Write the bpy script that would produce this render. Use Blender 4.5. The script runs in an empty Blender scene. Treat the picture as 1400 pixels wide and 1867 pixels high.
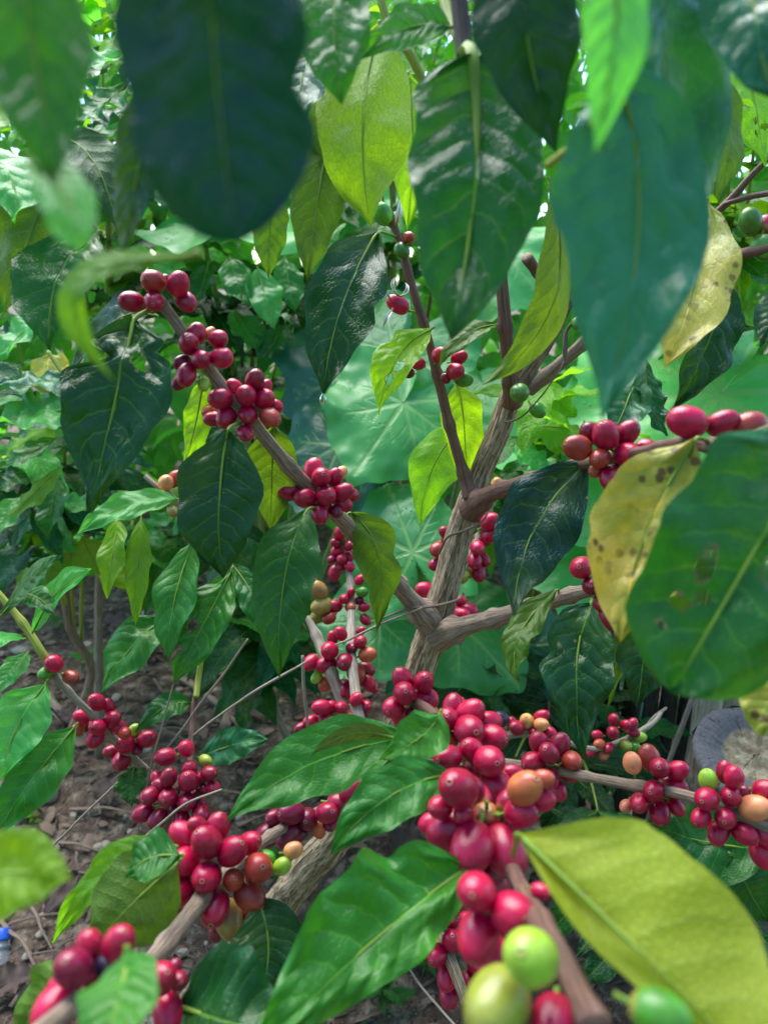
import bpy, math, random
from mathutils import Vector, Matrix, Quaternion, noise
random.seed(7)
R = math.radians
S = bpy.context.scene
COL = S.collection
# ---------------------------------------------------------------- camera, world, sun, exposure
F = 1867 / 36 * 26            # focal length in photograph pixels
CAM_H, PITCH = 1.05, R(18)
cam_d = bpy.data.cameras.new('camera')
cam_d.sensor_fit = 'VERTICAL'; cam_d.sensor_height = 36; cam_d.lens = 26
cam_d.clip_start = 0.01; cam_d.clip_end = 400
cam_d.dof.use_dof = True; cam_d.dof.focus_distance = 0.60; cam_d.dof.aperture_fstop = 8.5
cam = bpy.data.objects.new('camera', cam_d); COL.objects.link(cam)
cam.location = (0, 0, CAM_H); cam.rotation_euler = (math.pi / 2 - PITCH, 0, 0)
S.camera = cam
W = bpy.data.worlds.new('World'); S.world = W; W.use_nodes = True
nt = W.node_tree; bg = nt.nodes['Background']
sky = nt.nodes.new('ShaderNodeTexSky'); sky.sky_type = 'NISHITA'; sky.sun_disc = False
SUN_EL, SUN_AZ = R(58), R(-25)       # azimuth from +Y (ahead of the camera), clockwise positive
sky.sun_elevation = SUN_EL; sky.sun_rotation = SUN_AZ
sky.air_density = 1.0; sky.dust_density = 0.2; sky.ozone_density = 3.0
nt.links.new(sky.outputs[0], bg.inputs[0]); bg.inputs[1].default_value = 0.13
sun_d = bpy.data.lights.new('sun', 'SUN'); sun_d.energy = 2.7; sun_d.angle = R(55); sun_d.color = (1, .97, .92)
sun = bpy.data.objects.new('sun', sun_d); COL.objects.link(sun)
sdir = Vector((math.sin(SUN_AZ) * math.cos(SUN_EL), math.cos(SUN_AZ) * math.cos(SUN_EL), math.sin(SUN_EL)))
sun.rotation_euler = (-sdir).to_track_quat('-Z', 'Y').to_euler(); sun.location = (0, 0, 5)
S.view_settings.view_transform = 'Standard'; S.view_settings.look = 'None'
S.view_settings.exposure = 1.98; S.view_settings.gamma = 1
try:
    S.cycles.max_bounces = 10; S.cycles.transparent_max_bounces = 12; S.cycles.use_denoising = True
except Exception: pass
# ---------------------------------------------------------------- pixels to places
FW = Vector((0, math.cos(PITCH), -math.sin(PITCH))); UP = Vector((0, math.sin(PITCH), math.cos(PITCH))); RT = Vector((1, 0, 0))
CAM = Vector((0, 0, CAM_H))
def P(x, y, d): return CAM + d * (FW + RT * ((x - 700) / F) - UP * ((y - 933.5) / F))
def cs(n): return RT * n[0] + UP * n[1] - FW * n[2]          # a direction given as right, up, towards the viewer
def ground_depth(y): return CAM_H / (math.sin(PITCH) + math.cos(PITCH) * (y - 933.5) / F)
def G(x, y): return P(x, y, ground_depth(y))
# ---------------------------------------------------------------- object helpers
def tag(o, label=None, cat=None, group=None, kind=None):
    for k, v in (('label', label), ('category', cat), ('group', group), ('kind', kind)):
        if v: o[k] = v
    return o
def thing(name, label, cat, loc, group=None):
    o = bpy.data.objects.new(name, None); COL.objects.link(o); o.location = loc; o.empty_display_size = .03
    o.matrix_world = Matrix.Translation(loc)
    return tag(o, label, cat, group)
def hang(o, parent):
    if parent is not None:
        o.parent = parent; o.matrix_parent_inverse = WM(parent).inverted()
def WM(o):
    m = o.matrix_basis.copy()
    return WM(o.parent) @ o.matrix_parent_inverse @ m if o.parent else m
def mk(name, verts, faces, mats, parent=None, origin=None, uvs=None, midx=None, smooth=True):
    """one mesh object from world-space verts"""
    origin = Vector(origin) if origin is not None else Vector(verts[0])
    me = bpy.data.meshes.new(name)
    me.from_pydata([tuple(Vector(v) - origin) for v in verts], [], faces)
    for m in (mats if isinstance(mats, (list, tuple)) else [mats]): me.materials.append(m)
    if uvs is not None:
        ul = me.uv_layers.new(name='UVMap')
        li = [0] * len(me.loops); me.loops.foreach_get('vertex_index', li)
        flat = []
        for i in li: flat += [uvs[i][0], uvs[i][1]]
        ul.data.foreach_set('uv', flat)
    if midx is not None: me.polygons.foreach_set('material_index', midx)
    if smooth: me.polygons.foreach_set('use_smooth', [True] * len(me.polygons))
    me.update()
    o = bpy.data.objects.new(name, me); COL.objects.link(o); o.location = origin
    hang(o, parent)
    return o
# ---------------------------------------------------------------- material helpers
class NT:
    def __init__(s, name):
        s.m = bpy.data.materials.new(name); s.m.use_nodes = True; s.t = s.m.node_tree; s.t.nodes.clear()
        s.out = s.t.nodes.new('ShaderNodeOutputMaterial')
    def n(s, typ, **kw):
        nd = s.t.nodes.new('ShaderNode' + typ)
        for k, v in kw.items(): setattr(nd, k, v)
        return nd
    def put(s, sock, v):
        if hasattr(v, 'is_linked') or isinstance(v, bpy.types.NodeSocket): s.t.links.new(v, sock)
        else: sock.default_value = v
    def math(s, op, a, b=0.0, c=0.0, clamp=False):
        nd = s.n('Math', operation=op, use_clamp=clamp)
        s.put(nd.inputs[0], a); s.put(nd.inputs[1], b); s.put(nd.inputs[2], c)
        return nd.outputs[0]
    def step(s, x, lo, hi):       # smoothstep, lo -> 0, hi -> 1
        nd = s.n('MapRange', interpolation_type='SMOOTHSTEP')
        s.put(nd.inputs[0], x); s.put(nd.inputs[1], lo); s.put(nd.inputs[2], hi); nd.inputs[3].default_value = 0; nd.inputs[4].default_value = 1
        return nd.outputs[0]
    def mix(s, f, a, b, mode='MIX'):
        nd = s.n('Mix', data_type='RGBA', blend_type=mode)
        s.put(nd.inputs[0], f)
        for q, v in ((6, a), (7, b)):
            if isinstance(v, tuple) and len(v) == 3: v = v + (1,)
            s.put(nd.inputs[q], v)
        return nd.outputs[2]
    def noise(s, vec, scale, detail=3, rough=.5, dist=0):
        nd = s.n('TexNoise'); s.put(nd.inputs['Vector'], vec); nd.inputs['Scale'].default_value = scale
        nd.inputs['Detail'].default_value = detail; nd.inputs['Roughness'].default_value = rough; nd.inputs['Distortion'].default_value = dist
        return nd.outputs[0]
    def vor(s, vec, scale, feature='F1', rand=1):
        nd = s.n('TexVoronoi', feature=feature); s.put(nd.inputs['Vector'], vec); nd.inputs['Scale'].default_value = scale
        nd.inputs['Randomness'].default_value = rand
        return nd.outputs['Distance']
    def xyz(s, x, y, z=0.0):
        nd = s.n('CombineXYZ'); s.put(nd.inputs[0], x); s.put(nd.inputs[1], y); s.put(nd.inputs[2], z); return nd.outputs[0]
    def bump(s, h, strength, dist=.001):
        nd = s.n('Bump'); s.put(nd.inputs['Height'], h); nd.inputs['Strength'].default_value = strength; nd.inputs['Distance'].default_value = dist
        return nd.outputs[0]
    def pbsdf(s, col, rough, spec=.5, normal=None, coat=0.0, coat_r=.1):
        nd = s.n('BsdfPrincipled'); s.put(nd.inputs['Base Color'], col if not (isinstance(col, tuple) and len(col) == 3) else col + (1,))
        s.put(nd.inputs['Roughness'], rough); s.put(nd.inputs['Specular IOR Level'], spec)
        s.put(nd.inputs['Coat Weight'], coat); nd.inputs['Coat Roughness'].default_value = coat_r
        if normal is not None: s.put(nd.inputs['Normal'], normal)
        return nd.outputs[0]
    def done(s, sh): s.t.links.new(sh, s.out.inputs[0]); return s.m

def leaf_material(name, spots=0.0, nveins=9, veiny=1.0):
    k = NT(name); oi = k.n('ObjectInfo'); tc = k.n('TexCoord'); geo = k.n('NewGeometry')
    sp = k.n('SeparateXYZ'); k.put(sp.inputs[0], tc.outputs['UV'])
    u, v = sp.outputs[0], k.math('MULTIPLY_ADD', sp.outputs[1], 2, -1)
    a = k.math('ABSOLUTE', v)
    rnd = oi.outputs['Random']
    side = k.math('MULTIPLY', k.math('GREATER_THAN', v, 0.0), .43)
    wob = k.math('MULTIPLY_ADD', k.noise(k.xyz(u, v, rnd), 4.5, 2), .5, -.25)
    asc = k.math('MULTIPLY', k.math('POWER', a, 1.35), .17)
    ph = k.math('FRACT', k.math('ADD', k.math('MULTIPLY_ADD', k.math('SUBTRACT', u, asc), nveins, side), wob))
    dist = k.math('MULTIPLY', k.math('ABSOLUTE', k.math('SUBTRACT', ph, .5)), 2)      # 0 on a side vein .. 1 midway
    sv = k.math('MULTIPLY', k.step(dist, .16, .02), k.step(a, .98, .55))
    wd = k.math('MULTIPLY_ADD', k.math('SUBTRACT', 1, u), .035, .014)
    mv = k.step(a, wd, k.math('MULTIPLY', wd, .45))
    vein = k.math('MAXIMUM', mv, k.math('MULTIPLY', sv, .38))
    vein = k.math('MULTIPLY', vein, veiny)
    net = k.vor(k.xyz(k.math('MULTIPLY', u, 34), k.math('MULTIPLY', v, 11), rnd), 1.0, 'DISTANCE_TO_EDGE')
    netl = k.step(net, .13, .02)
    ob = tc.outputs['Object']
    big = k.noise(ob, 17, 5, .6); fine = k.noise(ob, 260, 2)
    base = oi.outputs['Color']
    # yellower, paler patches: mottling of the blade and painted-in light showing through
    c1 = k.mix(k.math('MULTIPLY', k.step(big, .47, .68), .75 * veiny), base, k.mix(1.0, base, (.026, .045, .0, 1), 'ADD'))
    c1 = k.mix(k.math('MULTIPLY', k.step(fine, .55, .8), .18), c1, k.mix(1.0, base, (.6, .65, .6, 1), 'MULTIPLY'))
    veinc = k.mix(.33, k.mix(1.0, base, (3.2, 2.3, 1.6, 1), 'MULTIPLY'), (.17, .30, .035, 1))
    top = k.mix(k.math('MULTIPLY', vein, .85), c1, veinc)
    under = k.mix(k.math('MULTIPLY', vein, .6), k.mix(.35, k.mix(1.0, c1, (1.7, 1.5, 1.3, 1), 'MULTIPLY'), (.07, .15, .035, 1)), (.22, .34, .06, 1))
    scar = k.math('MULTIPLY', k.step(k.vor(ob, 55), .11, .06), k.step(k.noise(ob, 14, 1), .56, .64))
    top = k.mix(scar, top, (.20, .17, .08, 1)); under = k.mix(scar, under, (.16, .12, .05, 1))
    tr = k.mix(k.math('MULTIPLY', netl, .35), k.mix(1.0, c1, (3.4, 2.6, .8, 1), 'MULTIPLY'), c1)
    tr = k.mix(k.math('MULTIPLY', vein, .55), tr, (.32, .5, .05, 1))
    if spots:
        d1 = k.vor(ob, 130); d2 = k.noise(ob, 90, 4, .6)
        region = k.step(k.noise(ob, 26, 3), .42, .6)
        spm = k.math('MULTIPLY', k.step(k.math('ADD', d1, k.math('MULTIPLY', d2, .6)), .66, .46), region)
        gm = k.math('MULTIPLY', k.step(k.noise(ob, 16, 4, .6), .46, .62), .75)
        top = k.mix(gm, top, (.13, .19, .015, 1)); tr = k.mix(gm, tr, (.2, .3, .02, 1))
        brn = (.07, .035, .012, 1)
        top = k.mix(k.math('MULTIPLY', spm, spots), top, brn); under = k.mix(k.math('MULTIPLY', spm, spots), under, brn); tr = k.mix(k.math('MULTIPLY', spm, spots), tr, brn)
    bf = geo.outputs['Backfacing']
    col = k.mix(bf, top, under)
    quilt = k.math('MULTIPLY', k.math('SINE', k.math('MULTIPLY', dist, 1.5708)), k.step(a, 1.0, .75))
    h = k.math('ADD', k.math('MULTIPLY', quilt, .5), k.math('MULTIPLY', k.noise(ob, 38, 3, .45), 2.2))
    h = k.math('ADD', h, k.math('MULTIPLY', mv, -.9)); h = k.math('ADD', h, k.math('MULTIPLY', k.math('MULTIPLY', netl, k.math('ADD', .7, bf)), -.16))
    nrm = k.bump(h, .6, .0013)
    rough = k.math('MULTIPLY_ADD', bf, .26, k.math('MULTIPLY_ADD', k.noise(ob, 26, 4), .26, .13))
    pb = k.pbsdf(col, rough, .25, nrm, 0.0, .12)
    tl = k.n('BsdfTranslucent'); k.put(tl.inputs[0], tr); k.put(tl.inputs['Normal'], nrm)
    ms = k.n('MixShader'); k.put(ms.inputs[0], oi.outputs['Alpha']); k.t.links.new(pb, ms.inputs[1]); k.t.links.new(tl.outputs[0], ms.inputs[2])
    return k.done(ms.outputs[0])

def stem_material(name, c1, c2, streak=1.0, rough=.6, bump=.6, scale=1.0):
    k = NT(name); tc = k.n('TexCoord'); sp = k.n('SeparateXYZ'); k.put(sp.inputs[0], tc.outputs['UV'])
    th = k.math('MULTIPLY', sp.outputs[0], 6.28318)
    vec = k.xyz(k.math('MULTIPLY', k.math('COSINE', th), 2.2 * scale), k.math('MULTIPLY', k.math('SINE', th), 2.2 * scale), k.math('MULTIPLY', sp.outputs[1], 15))
    n1 = k.noise(vec, 2.2, 8, .7); n2 = k.noise(vec, 7, 4, .6, .3); n3 = k.noise(tc.outputs['Object'], 35, 4)
    mid = tuple((p + q) / 2 for p, q in zip(c1, c2))
    col = k.mix(k.step(n1, .43, .57), c1, c2); col = k.mix(k.math('MULTIPLY', k.step(n3, .42, .7), .55), col, mid)
    col = k.mix(k.math('MULTIPLY', k.step(n2, .48, .36), .85 * streak), col, tuple(x * .32 for x in c1))
    nrm = k.bump(k.math('ADD', n1, k.math('MULTIPLY', n2, .6)), bump, .005)
    return k.done(k.pbsdf(col, rough, .25, nrm))

def plain(name, c, rough=.5, spec=.5, var=.35, sc=60, bump=.3):
    k = NT(name); tc = k.n('TexCoord'); n = k.noise(tc.outputs['Object'], sc, 4)
    col = k.mix(n, tuple(x * (1 - var) for x in c), tuple(min(1, x * (1 + var)) for x in c))
    return k.done(k.pbsdf(col, rough, spec, k.bump(n, bump, .002)))

def cherry_material():
    k = NT('coffee_cherry_skin'); oi = k.n('ObjectInfo'); tc = k.n('TexCoord'); ob = tc.outputs['Object']
    sp = k.n('SeparateXYZ'); k.put(sp.inputs[0], ob); x, y, z = sp.outputs
    rho = k.math('SQRT', k.math('ADD', k.math('MULTIPLY', x, x), k.math('MULTIPLY', y, y)))
    pos = k.math('GREATER_THAN', z, 0.0)
    add = k.n('VectorMath', operation='ADD'); k.put(add.inputs[0], ob); k.put(add.inputs[1], k.xyz(k.math('MULTIPLY', oi.outputs['Random'], 37), 0.0, 0.0)); q = add.outputs[0]
    n1 = k.noise(q, 1.1, 2); n2 = k.noise(q, 14, 3); n3 = k.vor(q, 9)
    base = oi.outputs['Color']
    col = k.mix(k.math('MULTIPLY', k.step(n1, .45, .75), .5), base, k.mix(1.0, base, (1.35, 1.9, .9, 1), 'MULTIPLY'))
    col = k.mix(k.math('MULTIPLY', k.step(n1, .52, .25), .5), col, k.mix(1.0, base, (.5, .5, .7, 1), 'MULTIPLY'))
    col = k.mix(k.math('MULTIPLY', k.step(n3, .14, .05), .45), col, k.mix(.5, base, (.6, .35, .22, 1)))
    col = k.mix(k.math('MULTIPLY', k.step(k.math('MULTIPLY', z, -1), .80, 1.02), .6), col, (.30, .20, .05, 1))
    ring = k.math('MULTIPLY', k.math('MULTIPLY', k.step(rho, .20, .17), k.step(rho, .07, .10)), pos)
    dot = k.math('MULTIPLY', k.step(rho, .085, .055), pos)
    edge = k.math('MULTIPLY', k.math('MULTIPLY', k.step(rho, .25, .22), k.step(rho, .18, .205)), pos)
    col = k.mix(k.math('MULTIPLY', ring, .75), col, k.mix(.45, base, (.45, .26, .13, 1))); col = k.mix(k.math('MULTIPLY', edge, .8), col, k.mix(1.0, base, (.3, .4, .4, 1), 'MULTIPLY'))
    col = k.mix(dot, col, (.03, .012, .008, 1))
    nrm = k.bump(k.math('ADD', k.math('MULTIPLY', n2, .25), k.math('MULTIPLY', ring, .5)), .12, .05)
    rough = k.math('MULTIPLY_ADD', n2, .12, .20)
    nd = k.n('BsdfPrincipled')
    k.put(nd.inputs['Base Color'], col); k.put(nd.inputs['Roughness'], rough); k.put(nd.inputs['Normal'], nrm)
    nd.inputs['Specular IOR Level'].default_value = .36; nd.inputs['Coat Weight'].default_value = .15; nd.inputs['Coat Roughness'].default_value = .12
    nd.inputs['Subsurface Weight'].default_value = .12; nd.inputs['Subsurface Radius'].default_value = (.004, .0012, .001); nd.inputs['Subsurface Scale'].default_value = 1
    return k.done(nd.outputs[0])

M_LEAF = leaf_material('coffee_leaf'); M_DIM = leaf_material('shaded_coffee_leaf', veiny=.25); M_YEL = leaf_material('ageing_coffee_leaf', .9)  # M_DIM: shaded variant, shade put into the colour by fading veins and mottling
M_PET = plain('green_stalk', (.14, .225, .028), .6, .2)
M_TRUNK = stem_material('fibrous_bark', (.21, .14, .08), (.60, .47, .31), 1.25, .85, 1.0, 1.0)
M_BRANCH = stem_material('branch_bark', (.20, .14, .10), (.42, .32, .23), .8, .7, .7)
M_BROWN = stem_material('young_brown_stem', (.10, .045, .035), (.19, .11, .075), .5, .5, .4)
M_DRY = stem_material('dry_grey_wood', (.23, .19, .15), (.45, .39, .31), .6, .8, .6)
M_VINE = stem_material('dry_vine', (.10, .075, .055), (.22, .17, .13), .5, .8, .5)
M_GSTEM = stem_material('green_shoot', (.16, .24, .03), (.36, .36, .07), .15, .45, .2)
M_RIM = plain('dried_brown_edge', (.16, .11, .05), .8, .2, .4, 90)
M_CHERRY = cherry_material()
# ---------------------------------------------------------------- tubes
def catmull(pts, n):
    out = []; N = len(pts)
    for i in range(N - 1):
        a, b, c, d = pts[max(i - 1, 0)], pts[i], pts[i + 1], pts[min(i + 2, N - 1)]
        for j in range(n):
            t = j / n
            out.append(tuple(.5 * (2 * q + (r - p) * t + (2 * p - 5 * q + 4 * r - s) * t * t + (-p + 3 * q - 3 * r + s) * t ** 3) for p, q, r, s in zip(a, b, c, d)))
    out.append(tuple(pts[-1])); return out
def tube_geo(pts, seg=12, ridge=0.0, nodes=0.0, wob=0.0, seed=0):
    """pts: (x, y, z, r) already smooth. Returns verts, faces, uvs (angle, length)"""
    V, Fc, U = [], [], []; L = 0; q = None; prev = None
    n = len(pts)
    for i, p in enumerate(pts):
        c = Vector(p[:3]); r = p[3]
        t = (Vector(pts[min(i + 1, n - 1)][:3]) - Vector(pts[max(i - 1, 0)][:3])).normalized()
        if q is None:
            s = t.cross(Vector((.3, .2, 1))).normalized()
        else: s = (q - t * q.dot(t)).normalized()
        q = s; b = t.cross(s)
        if prev is not None: L += (c - prev).length
        prev = c
        if wob: c = c + (s * noise.noise(Vector((L * 22, seed, 1))) + b * noise.noise(Vector((L * 22, seed, 9)))) * wob
        if nodes: r = r * (1 + .28 * math.exp(-(((L / nodes) % 1 - .5) * 9) ** 2))
        for j in range(seg + 1):
            th = 2 * math.pi * j / seg
            rr = r
            if ridge:
                v = Vector((math.cos(th) * 2.6, math.sin(th) * 2.6, L * 20 + seed)); a = noise.noise(v); b2 = noise.noise(v * 2.6 + Vector((5, 5, L * 30)))
                rr = r * (1 + ridge * ((1 - abs(a) * 2.2) * .6 + b2 * .5))
            V.append(c + (s * math.cos(th) + b * math.sin(th)) * rr); U.append((j / seg, L))
    m = seg + 1
    for i in range(n - 1):
        for j in range(seg): Fc.append((i * m + j, i * m + j + 1, (i + 1) * m + j + 1, (i + 1) * m + j))
    for i, rev in ((0, True), (n - 1, False)):
        k = len(V); V.append(Vector(pts[i][:3])); U.append((.5, L if i else 0))
        for j in range(seg):
            f = (k, i * m + j, i * m + j + 1); Fc.append(f[::-1] if rev else f)
    return V, Fc, U
def pxtube(name, spec, mat, parent=None, seg=12, sub=8, ridge=.05, nodes=0.0, wob=0.0, label=None):
    """spec: (x, y, depth, width) in photograph pixels"""
    pts = [(*P(x, y, d), w * .88 * d / F / 2) for x, y, d, w in spec]
    V, Fc, U = tube_geo(catmull(pts, sub), seg, ridge, nodes, wob, len(spec) + spec[0][0])
    o = mk(name, V, Fc, mat, parent, pts[0][:3], U)
    if label: o['label'] = label
    return o
# ---------------------------------------------------------------- leaves
OUT = [(0, .03), (.03, .16), (.08, .38), (.16, .66), (.26, .89), (.36, .99), (.44, 1), (.55, .95), (.67, .80), (.78, .57), (.86, .36), (.92, .19), (.96, .09), (1, .0)]
OUTR = [(0, .05), (.03, .22), (.08, .48), (.16, .74), (.26, .92), (.36, .99), (.5, 1), (.62, .99), (.74, .93), (.84, .80), (.91, .62), (.96, .42), (.985, .25), (1, .0)]
OUTW = [(0, .08), (.015, .40), (.05, .68), (.1, .86), (.18, .97), (.3, 1), (.45, .99), (.6, .93), (.72, .80), (.83, .58), (.91, .34), (.96, .16), (1, 0)]
def outline(u, tab):
    for (a, p), (b, q) in zip(tab, tab[1:]):
        if u <= b:
            t = (u - a) / (b - a); return p + (q - p) * t
    return 0
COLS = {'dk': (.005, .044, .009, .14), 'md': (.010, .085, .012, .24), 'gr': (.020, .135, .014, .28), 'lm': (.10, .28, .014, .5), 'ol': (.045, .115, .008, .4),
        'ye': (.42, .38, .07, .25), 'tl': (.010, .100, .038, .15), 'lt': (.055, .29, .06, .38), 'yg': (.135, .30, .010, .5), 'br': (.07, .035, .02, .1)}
LSEED = [0]
def leaf_geo(B, C, T, Wd, N, cup=.12, wave=.12, twist=0.0, quilt=.010, round_=False, bites=(), holes=(), petiole=None, pr=None, nu=30, nv=14, freq=None, tipcurl=0.0, asym=1.0, seed=0):
    rr = random.Random(seed); tab = OUTW if round_ == 'w' else OUTR if round_ else OUT
    Lg = (C - B).length * .5 + (T - C).length * .5
    freq = freq or rr.uniform(2.2, 4.2); p1, p2, p3 = rr.uniform(0, 6), rr.uniform(0, 6), rr.uniform(0, 6)
    V, Fc, U = [], [], []; rim = []
    for i in range(nu + 1):
        u = i / nu
        p = B * (1 - u) ** 2 + C * 2 * u * (1 - u) + T * u * u
        t = ((C - B) * (1 - u) + (T - C) * u)
        t = t.normalized() if t.length > 1e-6 else (T - B).normalized()
        n = (N - t * N.dot(t)).normalized()
        tw = twist * (u - .3)
        n = Quaternion(t, tw) @ n; s = t.cross(n)
        if tipcurl: p = p - n * tipcurl * Lg * max(0, u - .6) ** 2 * 3
        h0 = Wd / 2 * outline(u, tab)
        for j in range(nv + 1):
            v = -1 + 2 * j / nv; sg = 1 if v > 0 else -1; a = abs(v)
            h = h0 * (asym if sg > 0 else 2 - asym)
            h *= 1 + .055 * math.sin(freq * 5.5 * u + p3 + sg) * (1 if 0 < i < nu else 0) + .03 * noise.noise(Vector((u * 16, sg * 3, seed * 1.7)))
            for bu, bs, bd, bw in bites:
                if bs == sg: h *= 1 - bd * math.exp(-((u - bu) / bw) ** 2)
            lat = v * h
            z = cup * (a ** 1.6) * h + wave * Wd * .5 * (a ** 2.5) * math.sin(6.283 * freq * u + (p1 if sg > 0 else p2)) * min(1, 4 * u * (1.05 - u))
            k = (u - .17 * a ** 1.35) * 9 + (.43 if sg > 0 else 0)
            z += quilt * Wd * abs(math.sin(math.pi * k + 1.57)) * a * (1.15 - a) * 2.2
            z += .11 * Wd * noise.noise(Vector((u * 4.5, v * 1.5, seed * .73))) + .02 * Wd * noise.noise(Vector((u * 13, v * 4, seed * .73)))
            V.append(p + s * lat * (1 - .25 * abs(cup) * a) + n * z); U.append((u, v * .5 + .5))
    m = nv + 1
    for i in range(nu):
        for j in range(nv):
            uc, vc = (i + .5) / nu, -1 + 2 * (j + .5) / nv
            q = min([((uc - hu) / hr) ** 2 + ((vc - hv) / hw) ** 2 - .8 * noise.noise(Vector((uc * 22, vc * 9, hu * 50))) for hu, hv, hr, hw in holes] or [9])
            if q < 1: continue
            rim.append(2 if q < 1.32 else 0)
            Fc.append((i * m + j, i * m + j + 1, (i + 1) * m + j + 1, (i + 1) * m + j))
    mi = rim
    # stalk: from the given point to the base, then on along the lower midrib
    r0 = pr or max(.0009, min(.0022, Wd * .022))
    st = petiole if petiole is not None else B - (C - B).normalized() * Lg * .07
    pts = [(*st, r0 * 1.15), (*((st + B) / 2 + Vector((0, 0, r0))), r0)]
    for u, f in ((.0, 1), (.12, .85), (.3, .65), (.55, .45), (.8, .25), (.93, .12)):
        p = B * (1 - u) ** 2 + C * 2 * u * (1 - u) + T * u * u; t = ((C - B) * (1 - u) + (T - C) * u).normalized()
        n = (N - t * N.dot(t)).normalized(); n = Quaternion(t, twist * (u - .3)) @ n
        if tipcurl: p = p - n * tipcurl * Lg * max(0, u - .6) ** 2 * 3
        pts.append((*(p - n * r0 * f * (.55 if u > 0 else 0)), r0 * f))
    v2, f2, u2 = tube_geo(catmull(pts, 3), 6); k = len(V)
    V += v2; Fc += [tuple(q + k for q in f) for f in f2]; U += u2; mi += [1] * len(f2)
    return V, Fc, U, mi
def leaf_obj(geo, parent, col, origin, yellow=False, dim=False, name='leaf', label=None):
    V, Fc, U, mi = geo
    o = mk(name, V, Fc, [M_YEL if yellow else M_DIM if dim else M_LEAF, M_PET, M_RIM], parent, origin, U, mi)
    o.color = col
    if label: o['label'] = label
    return o
def tint(c, rr, k=.2):
    c = COLS[c] if isinstance(c, str) else c
    f = rr.uniform(1 - k, 1 + k); g = rr.uniform(1 - k * .5, 1 + k * .5)
    return (c[0] * f * g, c[1] * f, c[2] * f / g, c[3])
def L(parent, bx, by, tx, ty, w, d0, d1, col='md', m=None, n=(0, .35, 1), back=False, bow=None, fix=True, yellow=False, dim=False, label=None, hi=False, **kw):
    LSEED[0] += 1; sd = LSEED[0]; rr = random.Random(sd)
    B, T = P(bx, by, d0), P(tx, ty, d1); dm = (d0 + d1) / 2
    Lg = (T - B).length
    if m is None:
        q = rr.uniform(-.05, .05); m = ((bx + tx) / 2 + (ty - by) * q, (by + ty) / 2 - (tx - bx) * q)
    M = P(m[0], m[1], dm - (.07 * Lg if bow is None else bow * Lg)); C = M * 2 - (B + T) / 2
    N = cs((n[0] + rr.uniform(-.12, .12), n[1] + rr.uniform(-.1, .1), n[2])).normalized()
    if back: N = -N
    t = (T - B).normalized(); nn = (N - t * N.dot(t)).normalized(); s = t.cross(nn)
    vis = math.sqrt(max(0, 1 - s.dot(FW) ** 2))
    Wd = w * dm / F / max(.4, vis) if fix else w * dm / F
    if hi: kw.setdefault('nu', 90); kw.setdefault('nv', 56)
    if not back:
        if 'holes' in kw: kw['holes'] = [(a, -b, c, e) for a, b, c, e in kw['holes']]
        if 'bites' in kw: kw['bites'] = [(a, -b, c, e) for a, b, c, e in kw['bites']]
    if 'pet' in kw:
        q = kw.pop('pet'); kw['petiole'] = P(q[0], q[1], q[2] if len(q) > 2 else d0)
    geo = leaf_geo(B, C, T, Wd, N, seed=sd, **kw)
    return leaf_obj(geo, parent, tint(col, rr), B, yellow, dim, label=label)
# ---------------------------------------------------------------- cherries
def cherry_mesh(seed, curve):
    rr = random.Random(seed); V, Fc, mi = [], [], []
    nr, ns = 18, 20
    radii = [0, .035, .06, .09, .13, .17, .21]
    rings = []
    for q in radii[1:]:
        th = math.asin(q)
        rings.append((th, -.05 if q < .05 else -.035 if q < .08 else .012 if q < .15 else .004))
    for i in range(1, nr): 
        th = .23 + (math.pi - .23) * i / nr; rings.append((th, 0))
    V.append(Vector((0, 0, 1.16 - .06)))
    ax, ay = rr.uniform(.88, .97), rr.uniform(.88, .97)
    for th, dz in rings:
        for j in range(ns):
            ph = 2 * math.pi * j / ns
            wz = 1.16 * math.cos(th) + dz; k = math.sin(th)
            k = k ** .94 if k > .3 else k
            nz = 1 + .025 * noise.noise(Vector((math.cos(ph) * k * 1.5, math.sin(ph) * k * 1.5, wz * 1.5 + seed * 3)))
            taper = 1 - .05 * math.cos(th)
            V.append(Vector((ax * k * math.cos(ph) * nz * taper, ay * k * math.sin(ph) * nz * taper, wz)))
    V.append(Vector((0, 0, -1.06)))
    for j in range(ns): Fc.append((0, 1 + j, 1 + (j + 1) % ns))
    for i in range(len(rings) - 1):
        for j in range(ns):
            a, b = 1 + i * ns + j, 1 + i * ns + (j + 1) % ns; Fc.append((a, a + ns, b + ns, b))
    k = 1 + (len(rings) - 1) * ns
    for j in range(ns): Fc.append((k + j, len(V) - 1, k + (j + 1) % ns))
    mi = [0] * len(Fc)
    pts = [(0, 0, -.98, .16), (curve * .05, 0, -1.12, .13), (curve * .2, curve * .1, -1.4, .11), (curve * .42, curve * .2, -1.72, .14)]
    v2, f2, u2 = tube_geo(catmull(pts, 3), 8); q = len(V); V += v2; Fc += [tuple(x + q for x in f) for f in f2]; mi += [1] * len(f2)
    me = bpy.data.meshes.new('cherry'); me.from_pydata([tuple(v) for v in V], [], Fc)
    me.materials.append(M_CHERRY); me.materials.append(M_PET)
    me.polygons.foreach_set('material_index', mi); me.polygons.foreach_set('use_smooth', [True] * len(Fc)); me.update()
    return me
CH = [cherry_mesh(i, c) for i, c in enumerate((.6, -.5, 1.0, .1, -.9, .4))]
CC = {'R': (.36, .003, .040), 'D': (.17, .003, .03), 'O': (.45, .085, .045), 'P': (.58, .20, .09), 'G': (.055, .17, .015), 'Y': (.22, .27, .03), 'B': (.26, .16, .045), 'K': (.016, .008, .03), 'M': (.30, .028, .022), 'W': (.26, .004, .034)}
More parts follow.
